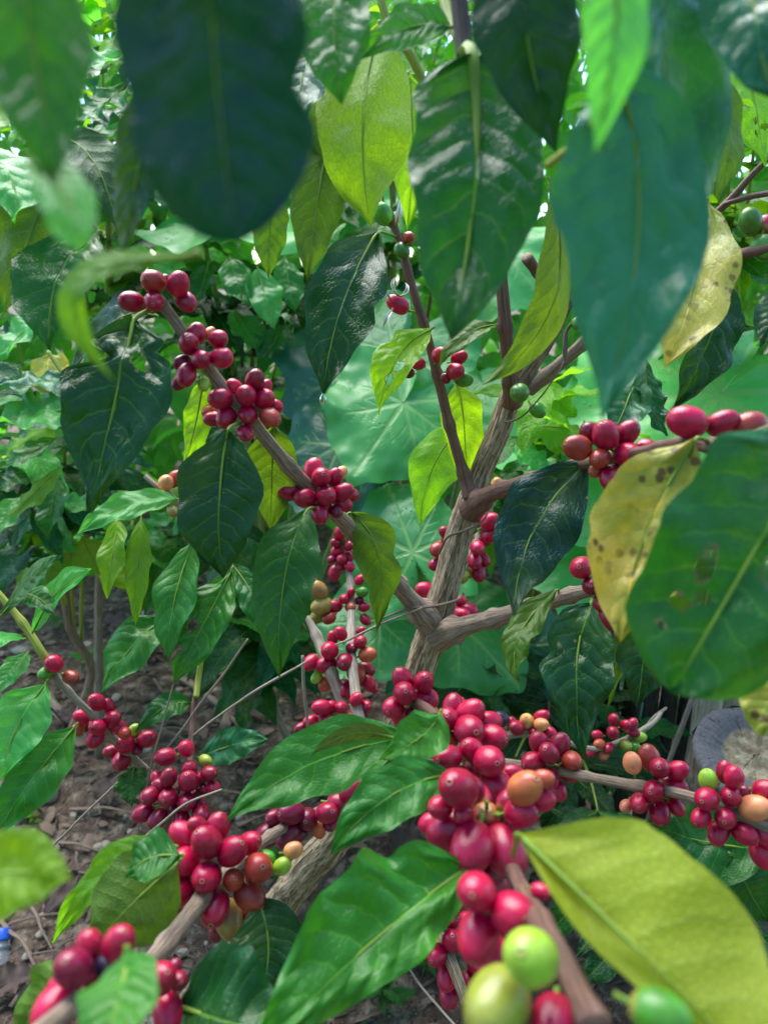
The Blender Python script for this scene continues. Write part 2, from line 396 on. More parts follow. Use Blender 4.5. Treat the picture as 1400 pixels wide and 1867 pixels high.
def cherries(parent, d, node, text, dn=None, flat=False):
    """text: 'x y r colour' rows, nearest first; d: depth of the stem at the node (dn: depth change per pixel right, down)"""
    rows = [q.split() for q in text.split(';') if q.strip()]
    rows = [(float(a), float(b), float(c), k) for a, b, c, k in rows]
    Rm = max(math.hypot(a - node[0], b - node[1]) for a, b, c, k in rows) + 4
    got = []
    for x, y, r, k in rows:
        rr = random.Random(int(x * 31 + y * 17))
        dd = d + (dn[0] * (x - node[0]) + dn[1] * (y - node[1]) if dn else 0)
        q = math.hypot(x - node[0], y - node[1]) / Rm
        dep = dd - (0 if flat else r * dd / F * 1.7 * math.sqrt(max(0, 1 - q * q)))
        for it in range(40):
            c = P(x, y, dep); rad = r * dep / F; hit = False
            for c2, r2 in got:
                if (c - c2).length < (rad + r2) * .9: hit = True; break
            if not hit: break
            dep += .0016
        got.append((c, rad))
        nd = P(node[0] + (x - node[0]) * .15, node[1] + (y - node[1]) * .15, dd)
        # the stem side of the cherry faces its node; the navel points out and, where the node is behind, towards the viewer
        ax = (c - nd); ax = ax.normalized() if ax.length > 1e-5 else -FW
        ax = (ax + Vector((rr.uniform(-.45, .45), rr.uniform(-.45, .45), rr.uniform(-.45, .45))) - FW * .32).normalized()
        o = bpy.data.objects.new('cherry', CH[rr.randrange(6)]); COL.objects.link(o)
        o.rotation_mode = 'QUATERNION'; o.rotation_quaternion = ax.to_track_quat('Z', 'Y') @ Quaternion((0, 0, 1), rr.uniform(0, 6.28))
        o.location = c; sc = rad * rr.uniform(.98, 1.05); o.scale = (sc, sc, sc * rr.uniform(1.0, 1.12))
        b = CC[k]; f = rr.uniform(.75, 1.25); g = rr.uniform(.8, 1.35)
        o.color = (min(.8, b[0] * f), b[1] * f * g, b[2] * f, 1)
        hang(o, parent)
        if k in 'GY': o['label'] = 'unripe green cherry'
        elif k == 'K': o['label'] = 'black overripe cherry'
        elif k in 'OP': o['label'] = 'orange half ripe cherry'

# ================================================================= the ground
def soil_material():
    k = NT('garden_soil'); tc = k.n('TexCoord'); ob = tc.outputs['Object']
    n1 = k.noise(ob, 2.5, 5, .6); n2 = k.noise(ob, 28, 6, .7); v1 = k.vor(ob, 95); n3 = k.noise(ob, 160, 3, .7)
    col = k.mix(k.step(n1, .38, .64), (.06, .04, .028), (.14, .095, .066))
    col = k.mix(k.step(n2, .46, .70), col, (.31, .25, .19)); col = k.mix(k.math('MULTIPLY', k.step(n2, .48, .3), .8), col, (.035, .026, .022))
    col = k.mix(k.math('MULTIPLY', k.step(v1, .22, .10), k.step(n3, .5, .62)), col, (.36, .32, .27))
    h = k.math('ADD', k.math('MULTIPLY', n2, 1.0), k.math('MULTIPLY', k.step(v1, .45, .0), .5))
    return k.done(k.pbsdf(col, .9, .2, k.bump(k.math('ADD', h, k.math('MULTIPLY', n3, .4)), 1.0, .012)))
def ground_h(x, y):
    f = 1 if y < 6 else .3
    return (.030 * noise.noise(Vector((x * 2.1, y * 2.1, 3))) + .012 * noise.noise(Vector((x * 9, y * 9, 5))) + .006 * noise.noise(Vector((x * 26, y * 26, 8)))) * f
def axis(near, step, far):
    a = [i * step for i in range(int(near / step) + 1)]; s = step
    while a[-1] < far: s *= 1.25; a.append(a[-1] + s)
    return a
ys = axis(3.4, .024, 90); ys = [-60, -20, -6, -2, -.6] + ys
xp = axis(1.5, .024, 70); xs = [-q for q in xp[:0:-1]] + xp
V = [Vector((x, y, ground_h(x, y))) for y in ys for x in xs]; nx = len(xs)
Fc = [(j * nx + i, j * nx + i + 1, (j + 1) * nx + i + 1, (j + 1) * nx + i) for j in range(len(ys) - 1) for i in range(nx - 1)]
tag(mk('ground', V, Fc, soil_material(), None, (0, 0, 0)), 'brown garden soil strewn with twigs, stones and dead leaves', kind='structure')
def on_ground(x, y, lift=0):
    p = G(x, y); return Vector((p.x, p.y, ground_h(p.x, p.y) + lift))

rg = random.Random(11)
# loose litter nobody could count: shreds of dead leaf, straw and bark crumbs
M_LITTER = plain('dead_leaf_shreds', (.17, .115, .085), .85, .2, .8, 9)
V, Fc = [], []
for i in range(6500):
    x = rg.uniform(-1.5, .9); y = rg.uniform(.45, 3.2); z = ground_h(x, y)
    a = rg.uniform(0, 6.28); b = len(V)
    if i % 3:
        l, w = rg.uniform(.012, .05), rg.uniform(.0008, .0022); d = Vector((math.cos(a), math.sin(a), rg.uniform(-.12, .22))) * l; e = Vector((-math.sin(a), math.cos(a), 0)) * w
        c = Vector((x, y, z + .004)); k = e.cross(d).normalized() * w * 1.5
        V += [c - e, c + e, c + d + e, c + d - e, c + d * .5 + k * 1.5 - e * 1.3, c + d * .5 + k * 1.5 + e * 1.3]
        Fc += [(b, b + 1, b + 5, b + 4), (b + 4, b + 5, b + 2, b + 3), (b, b + 4, b + 3), (b + 1, b + 2, b + 5), (b, b + 3, b + 2, b + 1)]
    else:
        l = rg.uniform(.008, .030); c = Vector((x, y, z + .005)); q = Quaternion((rg.uniform(-1, 1), rg.uniform(-1, 1), 3), a)
        m = 7; ring = []
        for t in range(m):
            th = 6.283 * t / m; r = l * rg.uniform(.5, 1)
            ring.append(c + q @ Vector((math.cos(th) * r, math.sin(th) * r * .55, rg.uniform(0, .3) * l)))
        V += ring + [c + Vector((0, 0, l * .25))]
        Fc += [(b + m, b + t, b + (t + 1) % m) for t in range(m)]
tag(mk('leaf_litter', V, Fc, M_LITTER, None, (0, 1.5, 0)), 'shreds of dead leaf and straw scattered over the soil', kind='stuff')

M_STONE = plain('pale_limestone', (.34, .28, .22), .85, .2, .3, 45, .5)
def stone(x, y, wpx, lab, col=None):
    p = on_ground(x, y); r = wpx * ground_depth(y) / F / 2; rr = random.Random(int(x * 7 + y)); V, Fc = [], []; ns, nr = 12, 8
    a = rr.uniform(0, 6.28); ex, ez = rr.uniform(.65, .95), rr.uniform(.45, .75)
    for i in range(nr + 1):
        th = math.pi * i / nr
        for j in range(ns):
            ph = 6.283 * j / ns; v = Vector((math.sin(th) * math.cos(ph), math.sin(th) * math.sin(ph), math.cos(th)))
            f = 1 + .32 * noise.noise(v * 1.6 + Vector((x, y, 1))) + .1 * noise.noise(v * 4 + Vector((y, x, 1)))
            v = Vector((v.x, v.y * ex, v.z * ez)) * r * f
            V.append(p + Vector((v.x * math.cos(a) - v.y * math.sin(a), v.x * math.sin(a) + v.y * math.cos(a), v.z + r * ez * .45)))
    for i in range(nr):
        for j in range(ns): Fc.append((i * ns + j, (i + 1) * ns + j, (i + 1) * ns + (j + 1) % ns, i * ns + (j + 1) % ns))
    o = mk('stone', V, Fc, M_STONE, None, p)
    tag(o, lab, 'stone', 'pale stones on the soil')
for x, y, w, lab in [(117, 1615, 36, 'pale pointed stone on bare soil below the blurred lime leaf'), (180, 1550, 22, 'small round pinkish stone among twigs under a dry stalk'), (92, 1650, 24, 'small tan stone right of a pale pointed stone'),
        (50, 1742, 20, 'small round tan stone beside the blue bottle cap'), (75, 1705, 20, 'flat pale pebble between dry twigs'), (85, 1455, 46, 'large cream chunk of rock beside the hanging green leaf tip'),
        (193, 1547, 30, 'smooth pinkish pebble beside crossing straws'), (213, 1277, 24, 'flat white stone just above the small cherry bunch'), (430, 1248, 28, 'white stone on the shaded slope behind the dry stalks'),
        (392, 1253, 16, 'small white pebble left of a larger white stone'), (160, 1177, 20, 'pale stone on the soil above the little weed'), (145, 1152, 14, 'tiny pale pebble on the far soil'), (38, 1190, 34, 'white stone half hidden by the left shoot leaves'),
        (398, 1160, 18, 'white pebble lying under the leaf with holes'), (205, 1148, 12, 'tiny white pebble at the foot of the far bush'), (186, 1010, 14, 'pebble at the back of the clearing'), (328, 1255, 16, 'pebble near the yellow shoot foot'),
        (705, 1785, 36, 'tan stone below the small dark cherry bunch'), (708, 1710, 34, 'rough tan stone beside a dry twig in the bottom middle'), (335, 1745, 26, 'small brown stone under the main cherry bunch'), (365, 1660, 22, 'pinkish pebble behind the grey cherry branch'),
        (1050, 1690, 40, 'pale stone beside the blurred brown stem'), (1075, 1720, 30, 'round stone near fallen green cherries'), (60, 1520, 16, 'little tan pebble beside the seedling'), (135, 1720, 16, 'little grey pebble in the twig heap')]:
    stone(x, y, w, lab)
for i in range(34):
    x, y = rg.uniform(-20, 480), rg.uniform(1120, 1850)
    stone(x, y, rg.uniform(7, 19), 'tiny pale pebble scattered on the brown soil')

M_TWIG = stem_material('dead_twig', (.16, .095, .07), (.40, .30, .22), .5, .8, .5)
def ground_twig(x0, y0, x1, y1, w, lab):
    a, b = on_ground(x0, y0, .008), on_ground(x1, y1, .012); r = w * ground_depth((y0 + y1) / 2) / F / 2
    pts = []
    for i in range(7):
        t = i / 6; p = a.lerp(b, t); s = (b - a).cross(Vector((0, 0, 1)))
        p = p + s * .06 * noise.noise(Vector((x0 + t * 2.5, y0, 0))) + Vector((0, 0, .012 * math.sin(t * 3.1)))
        pts.append((*p, r * (1 - .5 * t)))
    V, Fc, U = tube_geo(catmull(pts, 3), 7, .1); tag(mk('twig', V, Fc, M_TWIG, None, a, U), lab, 'twig', 'dead twigs on the soil')
for x0, y0, x1, y1, w, lab in [(75, 1275, 130, 1330, 22, 'thick purplish stick on the soil behind the cherry shoot'), (0, 1680, 75, 1780, 9, 'long dark twig crossing the bottom left soil'), (110, 1545, 200, 1570, 7, 'curved reddish twig below the drooping leaves'),
        (60, 1660, 95, 1740, 7, 'thin twig standing between pale pebbles'), (0, 1700, 160, 1668, 6, 'pale straw lying across the bottom left corner'), (20, 1835, 90, 1770, 9, 'grey twig near the plastic bottle cap'), (240, 1530, 190, 1590, 6, 'thin reddish twig next to the pebble'),
        (130, 1480, 260, 1500, 7, 'dark twig under the long dry stalk'), (80, 1590, 230, 1640, 6, 'pale broken straw on the soil'), (330, 1240, 440, 1330, 14, 'brown stick lying on the shaded slope'), (400, 1290, 470, 1260, 10, 'dark stick half buried in the slope'), (410, 1330, 445, 1230, 20, 'thick brown root on the shaded slope')]:
    ground_twig(x0, y0, x1, y1, w, lab)
for i in range(120):
    x, y = rg.uniform(-30, 520), rg.uniform(1130, 1860); a = rg.uniform(0, 3.14); l = rg.uniform(30, 110)
    ground_twig(x, y, x + l * math.cos(a), y + l * math.sin(a) * .6, rg.uniform(2.5, 6), 'thin dead twig among others littering the soil')
# dead leaves lying on the soil
M_DEAD = plain('dead_leaf', (.085, .055, .045), .75, .3, .5, 40, .6)
for i, (x, y, w, l, a, lab) in enumerate([(60, 1490, 40, 60, .3, 'dark curled dead leaf beside the cream rock'), (120, 1640, 50, 90, 1.2, 'greyish dead leaf lying behind pale stones'), (30, 1800, 60, 90, .4, 'brown dead leaf in the bottom left corner'),
        (190, 1460, 40, 70, 2.2, 'dark dead leaf under the hanging green leaf'), (380, 1200, 40, 80, .2, 'bluish black dead leaf on the far soil'), (215, 1150, 45, 80, 2.8, 'purplish dead leaf on the far soil'), (330, 1150, 40, 60, .8, 'crumpled dead leaf below the leaf pair'),
        (130, 1330, 40, 70, 2.5, 'crumpled brown leaf behind the small cherry shoot'), (740, 1545, 60, 90, 1.3, 'purple brown dead leaf in shade behind the red bunch'), (470, 1310, 40, 80, .4, 'dry brown leaf on the shaded slope')]):
    p = on_ground(x, y, .018); dd = ground_depth(y); h = l * dd / F / 2; d = Vector((math.cos(a), math.sin(a), .15)) * h
    g = leaf_geo(p - d, p + Vector((0, 0, h * .35)), p + d, w * dd / F, Vector((.1, -.2, 1)), cup=.35, wave=.3, seed=900 + i)
    o = mk('fallen_leaf', g[0], g[1], [M_DEAD, M_DEAD], None, p, g[2], g[3]); tag(o, lab, 'dead leaf', 'dead leaves on the soil')
# bottle cap with a bit of clear plastic
p = on_ground(6, 1720, .006); q = Quaternion((1, .3, 0), -.9)
cap = thing('plastic_bottle', 'crushed clear plastic bottle neck with bright blue screw cap', 'bottle', p)
def lathe(prof, ctr, q, seg=24):
    V, Fc = [], []
    for r, z in prof:
        for j in range(seg): V.append(ctr + q @ Vector((r * math.cos(6.283 * j / seg), r * math.sin(6.283 * j / seg), z)))
    for i in range(len(prof) - 1):
        for j in range(seg): Fc.append((i * seg + j, i * seg + (j + 1) % seg, (i + 1) * seg + (j + 1) % seg, (i + 1) * seg + j))
    return V, Fc
V, Fc = lathe([(.0001, .020), (.012, .020), (.0135, .018), (.0140, .004), (.0135, .002), (.0001, .003)], p, q)
mk('cap', V, Fc, plain('blue_plastic', (.03, .12, .62), .35, .5, .1, 20, .05), cap, p)
V, Fc = lathe([(.0118, .002), (.0118, -.006), (.0145, -.008), (.0118, -.011), (.0125, -.016), (.017, -.024), (.018, -.034)], p, q)
kg = NT('clear_plastic'); g = kg.n('BsdfPrincipled'); g.inputs['Base Color'].default_value = (.75, .8, .85, 1); g.inputs['Transmission Weight'].default_value = .8; g.inputs['Roughness'].default_value = .2; g.inputs['IOR'].default_value = 1.2
mk('neck', V, Fc, kg.done(g.outputs[0]), cap, p)
# ================================================================= wood at the right
def cutwood():
    k = NT('weathered_cut_wood'); tc = k.n('TexCoord'); sp = k.n('SeparateXYZ'); k.put(sp.inputs[0], tc.outputs['UV'])
    ob = tc.outputs['Object']; r = sp.outputs[1]
    rings = k.math('SINE', k.math('ADD', k.math('MULTIPLY', r, 95), k.math('MULTIPLY', k.noise(ob, 22, 3), 12)))
    rad = k.noise(k.xyz(k.math('MULTIPLY', sp.outputs[0], 26), k.math('MULTIPLY', r, 1.2), 0), 2.5, 4, .6)
    lump = k.noise(ob, 70, 5, .65)
    outer = k.mix(k.math('MULTIPLY_ADD', rings, .06, k.math('MULTIPLY', rad, .8)), (.05, .05, .052), (.17, .165, .17))
    inner = k.mix(k.step(lump, .35, .68), (.13, .10, .06), (.36, .31, .20))
    c = k.mix(k.step(k.math('ADD', r, k.math('MULTIPLY', k.noise(ob, 18, 3), .25)), .70, .62), outer, inner)
    c = k.mix(k.math('MULTIPLY', k.step(rad, .40, .34), .7), c, (.02, .017, .015))
    return k.done(k.pbsdf(c, .85, .25, k.bump(k.math('ADD', lump, k.math('MULTIPLY', rad, .7)), .8, .004)))
M_CUT = cutwood(); M_LOG = stem_material('grey_log_bark', (.09, .075, .055), (.21, .185, .15), .9, .85, .9, 1.5)
lc = P(1375, 1372, .86); ax = (cs((-.16, .80, .58))).normalized(); rad = 104 * .86 / F
foot = Vector((lc.x + .05, lc.y + .03, -.04))
lg = thing('cut_log', 'sawn grey log standing on end with a weathered hollow top', 'log', Vector((foot.x, foot.y, 0)))
mid = lc - ax * .12
pts = catmull([(*lc, rad), (*(lc - ax * .03), rad * 1.02), (*(lc - ax * .09), rad * 1.03), (*((lc + foot) / 2 - ax * .06), rad * 1.04), (*foot, rad * 1.12)], 6)
V, Fc, U = tube_geo(pts, 36, .05); Fc = [f for f in Fc if len(f) == 4]; mk('bark', V, Fc, M_LOG, lg, lc, U)
t0 = (Vector(pts[0][:3]) - Vector(pts[1][:3])).normalized(); q = t0.to_track_quat('Z', 'Y'); V, Fc, U = [], [], []
prof = [(1.03, -.004), (1.0, .003), (.93, .005), (.80, .004), (.70, .002), (.62, -.003), (.5, -.007), (.35, -.009), (.2, -.008), (.02, -.006)]
for i, (f, z) in enumerate(prof):
    for j in range(49):
        th = 6.283 * j / 48; w = Vector((math.cos(th) * 1.4, math.sin(th) * 1.4, f * 3)); f2 = f * (1 + (.05 if f > .9 else .16) * noise.noise(w))
        V.append(lc + q @ Vector((rad * f2 * math.cos(th), rad * f2 * math.sin(th), z + .004 * noise.noise(w * 2.5)))); U.append((j / 48, f))
for i in range(len(prof) - 1):
    for j in range(48): Fc.append((i * 49 + j, i * 49 + j + 1, (i + 1) * 49 + j + 1, (i + 1) * 49 + j))
mk('sawn_top', V, Fc, M_CUT, lg, lc, U)
M_BAM = stem_material('weathered_bamboo', (.30, .26, .18), (.52, .47, .37), .4, .55, .35, 1.4); M_DARKW = stem_material('dark_wood', (.025, .022, .02), (.07, .062, .055), .7, .85, .7, 1.3)  # M_DARKW: near-black wood colour
def pole(name, x, ytop, d, w, mat, lab, cat, lean=0, grp=None):
    a = P(x, ytop, d); r = w * d / F / 2; b = Vector((a.x + lean, a.y + .02, -.05)); pts = []
    for i in range(15):
        t = i / 14; c = a.lerp(b, t); pts.append((*c, r * (1.0 + (.10 if i % 5 == 2 else 0))))
    V, Fc, U = tube_geo(catmull(pts, 3), 18, .02); tag(mk(name, V, Fc, mat, None, b, U), lab, cat, grp)
pole('bamboo_pole', 1308, 1175, 1.02, 46, M_BAM, 'pale weathered bamboo pole just behind the sawn log', 'pole', 0, 'poles behind the log')
pole('bamboo_pole', 1356, 1160, 1.06, 44, M_BAM, 'greyer bamboo pole to the right of the pale one', 'pole', .01, 'poles behind the log')
for i, (x, w, lab) in enumerate([(1265, 30, 'dark stake beside the pale bamboo pole'), (1225, 30, 'dark stake second from the bamboo pole'), (1190, 26, 'dark stake farthest from the bamboo poles'), (1400, 34, 'dark stake at the right edge behind the log')]):
    pole('wooden_stake', x, 1215 + i * 14, 1.12, w, M_DARKW, lab, 'stake', .01 * i, 'dark stakes behind the log')
for x, w, lab in [(1160, 34, 'black stake added to darken the gap left of the dark stakes, half hidden by leaves'), (1118, 30, 'black stake added to darken the gap behind the small pink bunch'), (1075, 30, 'black stake added to darken the gap behind the long dark leaf tip')]:
    pole('wooden_stake', x, 1200, 1.2, w, M_DARKW, lab, 'stake', .01, 'dark stakes behind the log')  # made-up stakes, added to blacken the gap behind the leaves
pole('dry_cane', 1268, 1255, .97, 9, M_DRY, 'thin pale cane leaning in front of the dark stakes', 'cane', -.10)
# ================================================================= elephant ear plants
def taro_material():
    k = NT('elephant_ear_leaf'); oi = k.n('ObjectInfo'); tc = k.n('TexCoord'); ob = tc.outputs['Object']; geo = k.n('NewGeometry')
    at = k.n('Attribute', attribute_name='vein'); vein = at.outputs['Fac']
    base = oi.outputs['Color']; n1 = k.noise(ob, 9, 3); n2 = k.noise(ob, 130, 3)
    c = k.mix(k.math('MULTIPLY', k.step(n1, .42, .7), .5), base, k.mix(1.0, base, (1.8, 1.4, 1.2, 1), 'MULTIPLY'))
    c = k.mix(k.math('MULTIPLY', k.step(n2, .5, .7), .2), c, k.mix(1.0, base, (.7, .75, .7, 1), 'MULTIPLY'))
    drops = k.step(k.vor(ob, 110), .24, .14); drops = k.math('MULTIPLY', drops, k.step(k.noise(ob, 12, 2), .5, .62))
    top = k.mix(k.math('MULTIPLY', vein, .55), c, (.24, .44, .12)); bf = geo.outputs['Backfacing']
    col = k.mix(bf, top, k.mix(.4, c, (.12, .24, .09)))
    tr = k.mix(k.math('MULTIPLY', vein, .6), k.mix(1.0, c, (2.4, 2.3, .9, 1), 'MULTIPLY'), (.3, .5, .1))
    nrm = k.bump(k.math('ADD', k.math('ADD', k.math('MULTIPLY', vein, -.4), k.math('MULTIPLY', n1, 3.0)), k.math('MULTIPLY', drops, 1.2)), .6, .004)
    rough = k.math('MULTIPLY_ADD', drops, -.32, .40)
    pb = k.pbsdf(col, rough, .5, nrm); tl = k.n('BsdfTranslucent'); k.put(tl.inputs[0], tr); k.put(tl.inputs['Normal'], nrm)
    ms = k.n('MixShader'); k.put(ms.inputs[0], oi.outputs['Alpha']); k.t.links.new(pb, ms.inputs[1]); k.t.links.new(tl.outputs[0], ms.inputs[2])
    return k.done(ms.outputs[0])
M_TARO = taro_material(); M_TPET = plain('taro_stalk', (.16, .28, .08), .45)
def taro_leaf(parent, x, y, d, size, tip, tilt, col, foot=None, label=None):
    """x, y: where the stalk meets the blade; size: length junction to tip in px; tip: direction of the tip in the picture (radians, 0 right, pi/2 down); tilt: normal (right, up, viewer)"""
    LSEED[0] += 1; sd = LSEED[0]; rr = random.Random(sd)
    o = P(x, y, d); Lg = size * d / F; N = cs(tilt).normalized()
    td = cs((math.cos(tip), -math.sin(tip), 0)); td = (td - N * td.dot(N)).normalized(); s = td.cross(N)
    # heart outline: angle from the tip -> radius
    keys = [(0, 1.0), (.18, .90), (.45, .80), (.8, .74), (1.2, .70), (1.65, .70), (2.1, .76), (2.45, .80), (2.75, .70), (2.95, .42), (3.1416, .16)]
    def rad(a):
        a = abs(a)
        for (p, q), (r_, t) in zip(keys, keys[1:]):
            if a <= r_: f = (a - p) / (r_ - p); f = f * f * (3 - 2 * f); return q + (t - q) * f
        return keys[-1][1]
    veins = [0.0, .75, 1.5, 2.4]; lines = []
    for a in veins:
        for sg in ((1, -1) if a else (1,)):
            lines.append((a * sg, (math.cos(a), math.sin(a) * sg), .95 * rad(a)))
    subs = []
    for a, (cx, cy), ln in lines:
        for t in (.3, .48, .66, .82):
            for sg in (1, -1):
                b = a + sg * .75; p = (cx * ln * t, cy * ln * t); subs.append((p, (math.cos(b), math.sin(b)), .26 * (1.1 - t)))
    nr, nth = 30, 132; V, Fc, vv = [], [], []
    p1 = rr.uniform(0, 6)
    for i in range(nr + 1):
        for j in range(nth + 1):
            a = -math.pi + 2 * math.pi * j / nth; r = rad(a) * (i / nr) * (1 + .02 * math.sin(a * 9 + p1) + .09 * noise.noise(Vector((math.cos(a) * 3, math.sin(a) * 3, sd))))
            X, Y = r * math.cos(a), r * math.sin(a); best = 0
            for va, (cx, cy), ln in lines:
                q = X * cx + Y * cy
                if 0 <= q <= ln:
                    w = .024 * (1.15 - q / ln); dd = abs(X * cy - Y * cx); best = max(best, 1 - max(0, min(1, (dd - w * .5) / (w * .9))))
            for (px, py), (cx, cy), ln in subs:
                q = (X - px) * cx + (Y - py) * cy
                if 0 <= q <= ln:
                    dd = abs((X - px) * cy - (Y - py) * cx); best = max(best, .5 * (1 - max(0, min(1, (dd - .003) / .012))))
            vv.append(best)
            k = i / nr
            z = -.20 * r * r + .018 * abs(math.sin(a * 3.6)) * k + .05 * k * k * noise.noise(Vector((X * 6, Y * 6, sd + 3))) + .075 * k ** 3 * math.sin(a * 6 + p1) + .05 * noise.noise(Vector((X * 3, Y * 3, sd))) * k
            V.append(o + (td * X + s * Y + N * z) * Lg)
    m = nth + 1
    for i in range(nr):
        for j in range(nth): Fc.append((i * m + j, i * m + j + 1, (i + 1) * m + j + 1, (i + 1) * m + j))
    lf = mk('leaf', V, Fc, M_TARO, parent, o)
    at = lf.data.attributes.new('vein', 'FLOAT', 'POINT'); at.data.foreach_set('value', vv)
    lf.color = tint(col, rr, .12)
    if label: lf['label'] = label
    ft = foot or parent.location
    md = (o + Vector(ft)) / 2 + Vector((0, 0, .12)) + FW * .05
    V, Fc, U = tube_geo(catmull([(*(o - N * .002), .004), (*(o - N * .05 - td * .02), .005), (*md, .007), (*ft, .011)], 6), 10)
    mk('stalk', V, Fc, M_TPET, parent, ft, U)
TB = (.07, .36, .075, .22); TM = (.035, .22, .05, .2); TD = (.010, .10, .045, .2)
def at_ground(x, d): p = P(x, 933, d); return Vector((p.x, p.y, ground_h(p.x, p.y)))
t1 = thing('taro_plant', 'elephant ear plant whose huge bright leaf fills the right side behind the yellow leaves', 'plant', at_ground(1360, 1.25), 'elephant ear plants')
taro_leaf(t1, 1312, 718, 1.02, 400, 2.3, (-.1, .6, .85), TB)
taro_leaf(t1, 1110, 800, 1.15, 300, 2.0, (.2, .8, .6), TB)
taro_leaf(t1, 1090, 985, 1.05, 190, 1.9, (0, .7, .7), TB)
taro_leaf(t1, 1420, 950, 1.15, 260, 2.2, (-.3, .7, .6), TM)
t2 = thing('taro_plant', 'elephant ear plant with broad veined leaves behind the coffee trunk', 'plant', at_ground(760, 1.35), 'elephant ear plants')
taro_leaf(t2, 752, 1006, 1.02, 165, -1.9, (-.1, .35, .9), TM)
taro_leaf(t2, 720, 640, 1.18, 200, 2.0, (-.25, .45, .9), TM)
taro_leaf(t2, 735, 735, 1.10, 190, 2.1, (.2, .5, .9), (.055, .31, .065, .2))
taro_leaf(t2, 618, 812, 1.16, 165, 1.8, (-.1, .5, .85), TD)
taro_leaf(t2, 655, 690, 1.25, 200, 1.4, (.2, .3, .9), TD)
taro_leaf(t2, 690, 1130, 1.05, 150, 2.2, (0, .6, .75), TM)
taro_leaf(t2, 830, 1130, 1.12, 170, .9, (.1, .5, .8), TM)
taro_leaf(t2, 880, 700, 1.3, 150, 1.5, (0, .7, .6), TB)
t3 = thing('taro_plant', 'elephant ear plant with pale leaves high behind the blurred dark leaf', 'plant', at_ground(480, 1.75), 'elephant ear plants')
taro_leaf(t3, 390, 405, 1.3, 230, .5, (0, .9, .45), TB)
taro_leaf(t3, 640, 380, 1.4, 170, 1.9, (0, .6, .75), TB)
taro_leaf(t3, 590, 540, 1.5, 150, 1.7, (.1, .7, .6), TM)
taro_leaf(t3, 900, 450, 1.45, 190, 1.7, (0, .6, .8), TB)
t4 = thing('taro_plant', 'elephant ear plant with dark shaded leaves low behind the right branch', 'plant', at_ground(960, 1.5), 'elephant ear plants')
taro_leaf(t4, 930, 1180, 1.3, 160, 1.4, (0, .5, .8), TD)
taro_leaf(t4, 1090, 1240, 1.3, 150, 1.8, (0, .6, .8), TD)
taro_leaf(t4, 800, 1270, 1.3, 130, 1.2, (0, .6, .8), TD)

# ================================================================= coffee bushes and weeds behind
PROTO = []
for i in range(8):
    rr = random.Random(300 + i); s = rr.uniform(.36, .46)
    g = leaf_geo(Vector((0, 0, 0)), Vector((.5, 0, rr.uniform(.08, .2))), Vector((1, 0, rr.uniform(-.25, .02))), s, Vector((0, 0, 1)), cup=rr.uniform(.1, .35), wave=rr.uniform(.12, .28), twist=rr.uniform(-.5, .5), seed=300 + i, quilt=.002, nu=16, nv=8, freq=rr.uniform(2.5, 4), pr=.008)
    o = mk('leaf', g[0], g[1], [M_LEAF, M_PET], None, (0, 0, 0), g[2], g[3]); PROTO.append(o.data); bpy.data.objects.remove(o)
def put_leaf(parent, p, d, n, length, col, rr):
    o = bpy.data.objects.new('leaf', PROTO[rr.randrange(8)]); COL.objects.link(o)
    d = d.normalized(); n = (n - d * n.dot(d)).normalized(); s = n.cross(d)
    Q = Matrix((d, s, n)).transposed()
    o.rotation_mode = 'QUATERNION'; o.rotation_quaternion = Q.to_quaternion(); o.location = p; o.scale = (length,) * 3
    o.color = tint(col, rr, .3); hang(o, parent); return o
def bush(label, foot, ends, cols, ll, pairs, seed, spread=1.0, cat='bush', grp='coffee bushes in the background'):
    """a bush: stem up from the foot, one arching branch to each end point, leaves in pairs along each"""
    rr = random.Random(seed); b = thing('coffee_bush', label, cat, foot, grp)
    mean = sum(ends, Vector()) / len(ends); back = Vector((mean.x, mean.y + .12, mean.z * .96)); fork = foot.lerp(back, .55)
    bow = Vector((rr.uniform(-.05, .05), .05, 0))
    main = catmull([(*foot, .010), (*(foot.lerp(back, .3) + bow), .009), (*fork, .008), (*back, .004)], 6)
    V, Fc, U = tube_geo(main, 8, .08); mk('stem', V, Fc, M_BRANCH, b, foot, U)
    for e in ends:
        q = main[rr.randrange(len(main) // 2, len(main) - 4)]; a = Vector(q[:3]); m = a.lerp(e, .55) + Vector((0, 0, .15 * (e - a).length))
        c = m * 2 - (a + e) / 2
        pts = []
        for i in range(9):
            t = i / 8; p = a * (1 - t) ** 2 + c * 2 * t * (1 - t) + e * t * t; pts.append((*p, .0042 * (1 - .7 * t)))
        V, Fc, U = tube_geo(catmull(pts, 2), 8, .05); mk('branch', V, Fc, M_GSTEM if rr.random() < .7 else M_BROWN, b, a, U)
        for i in range(pairs):
            t = 1 - .8 * (i / max(1, pairs)) ** .9
            p = a * (1 - t) ** 2 + c * 2 * t * (1 - t) + e * t * t; tg = ((c - a) * (1 - t) + (e - c) * t).normalized()
            sd = tg.cross(Vector((0, 0, 1))).normalized(); sd = Quaternion(tg, rr.uniform(-.9, .9)) @ sd
            for sg in (1, -1):
                d = sd * sg * rr.uniform(.7, 1.1) + tg * rr.uniform(.2, .7) + Vector((0, 0, rr.uniform(-.75, -.05))) - FW * rr.uniform(0, .5)
                n = Vector((rr.uniform(-.3, .3), -.35 + rr.uniform(-.4, .4), 1))
                put_leaf(b, p, d, n, ll * rr.uniform(.7, 1.25) * spread, rr.choice(cols), rr)
    return b
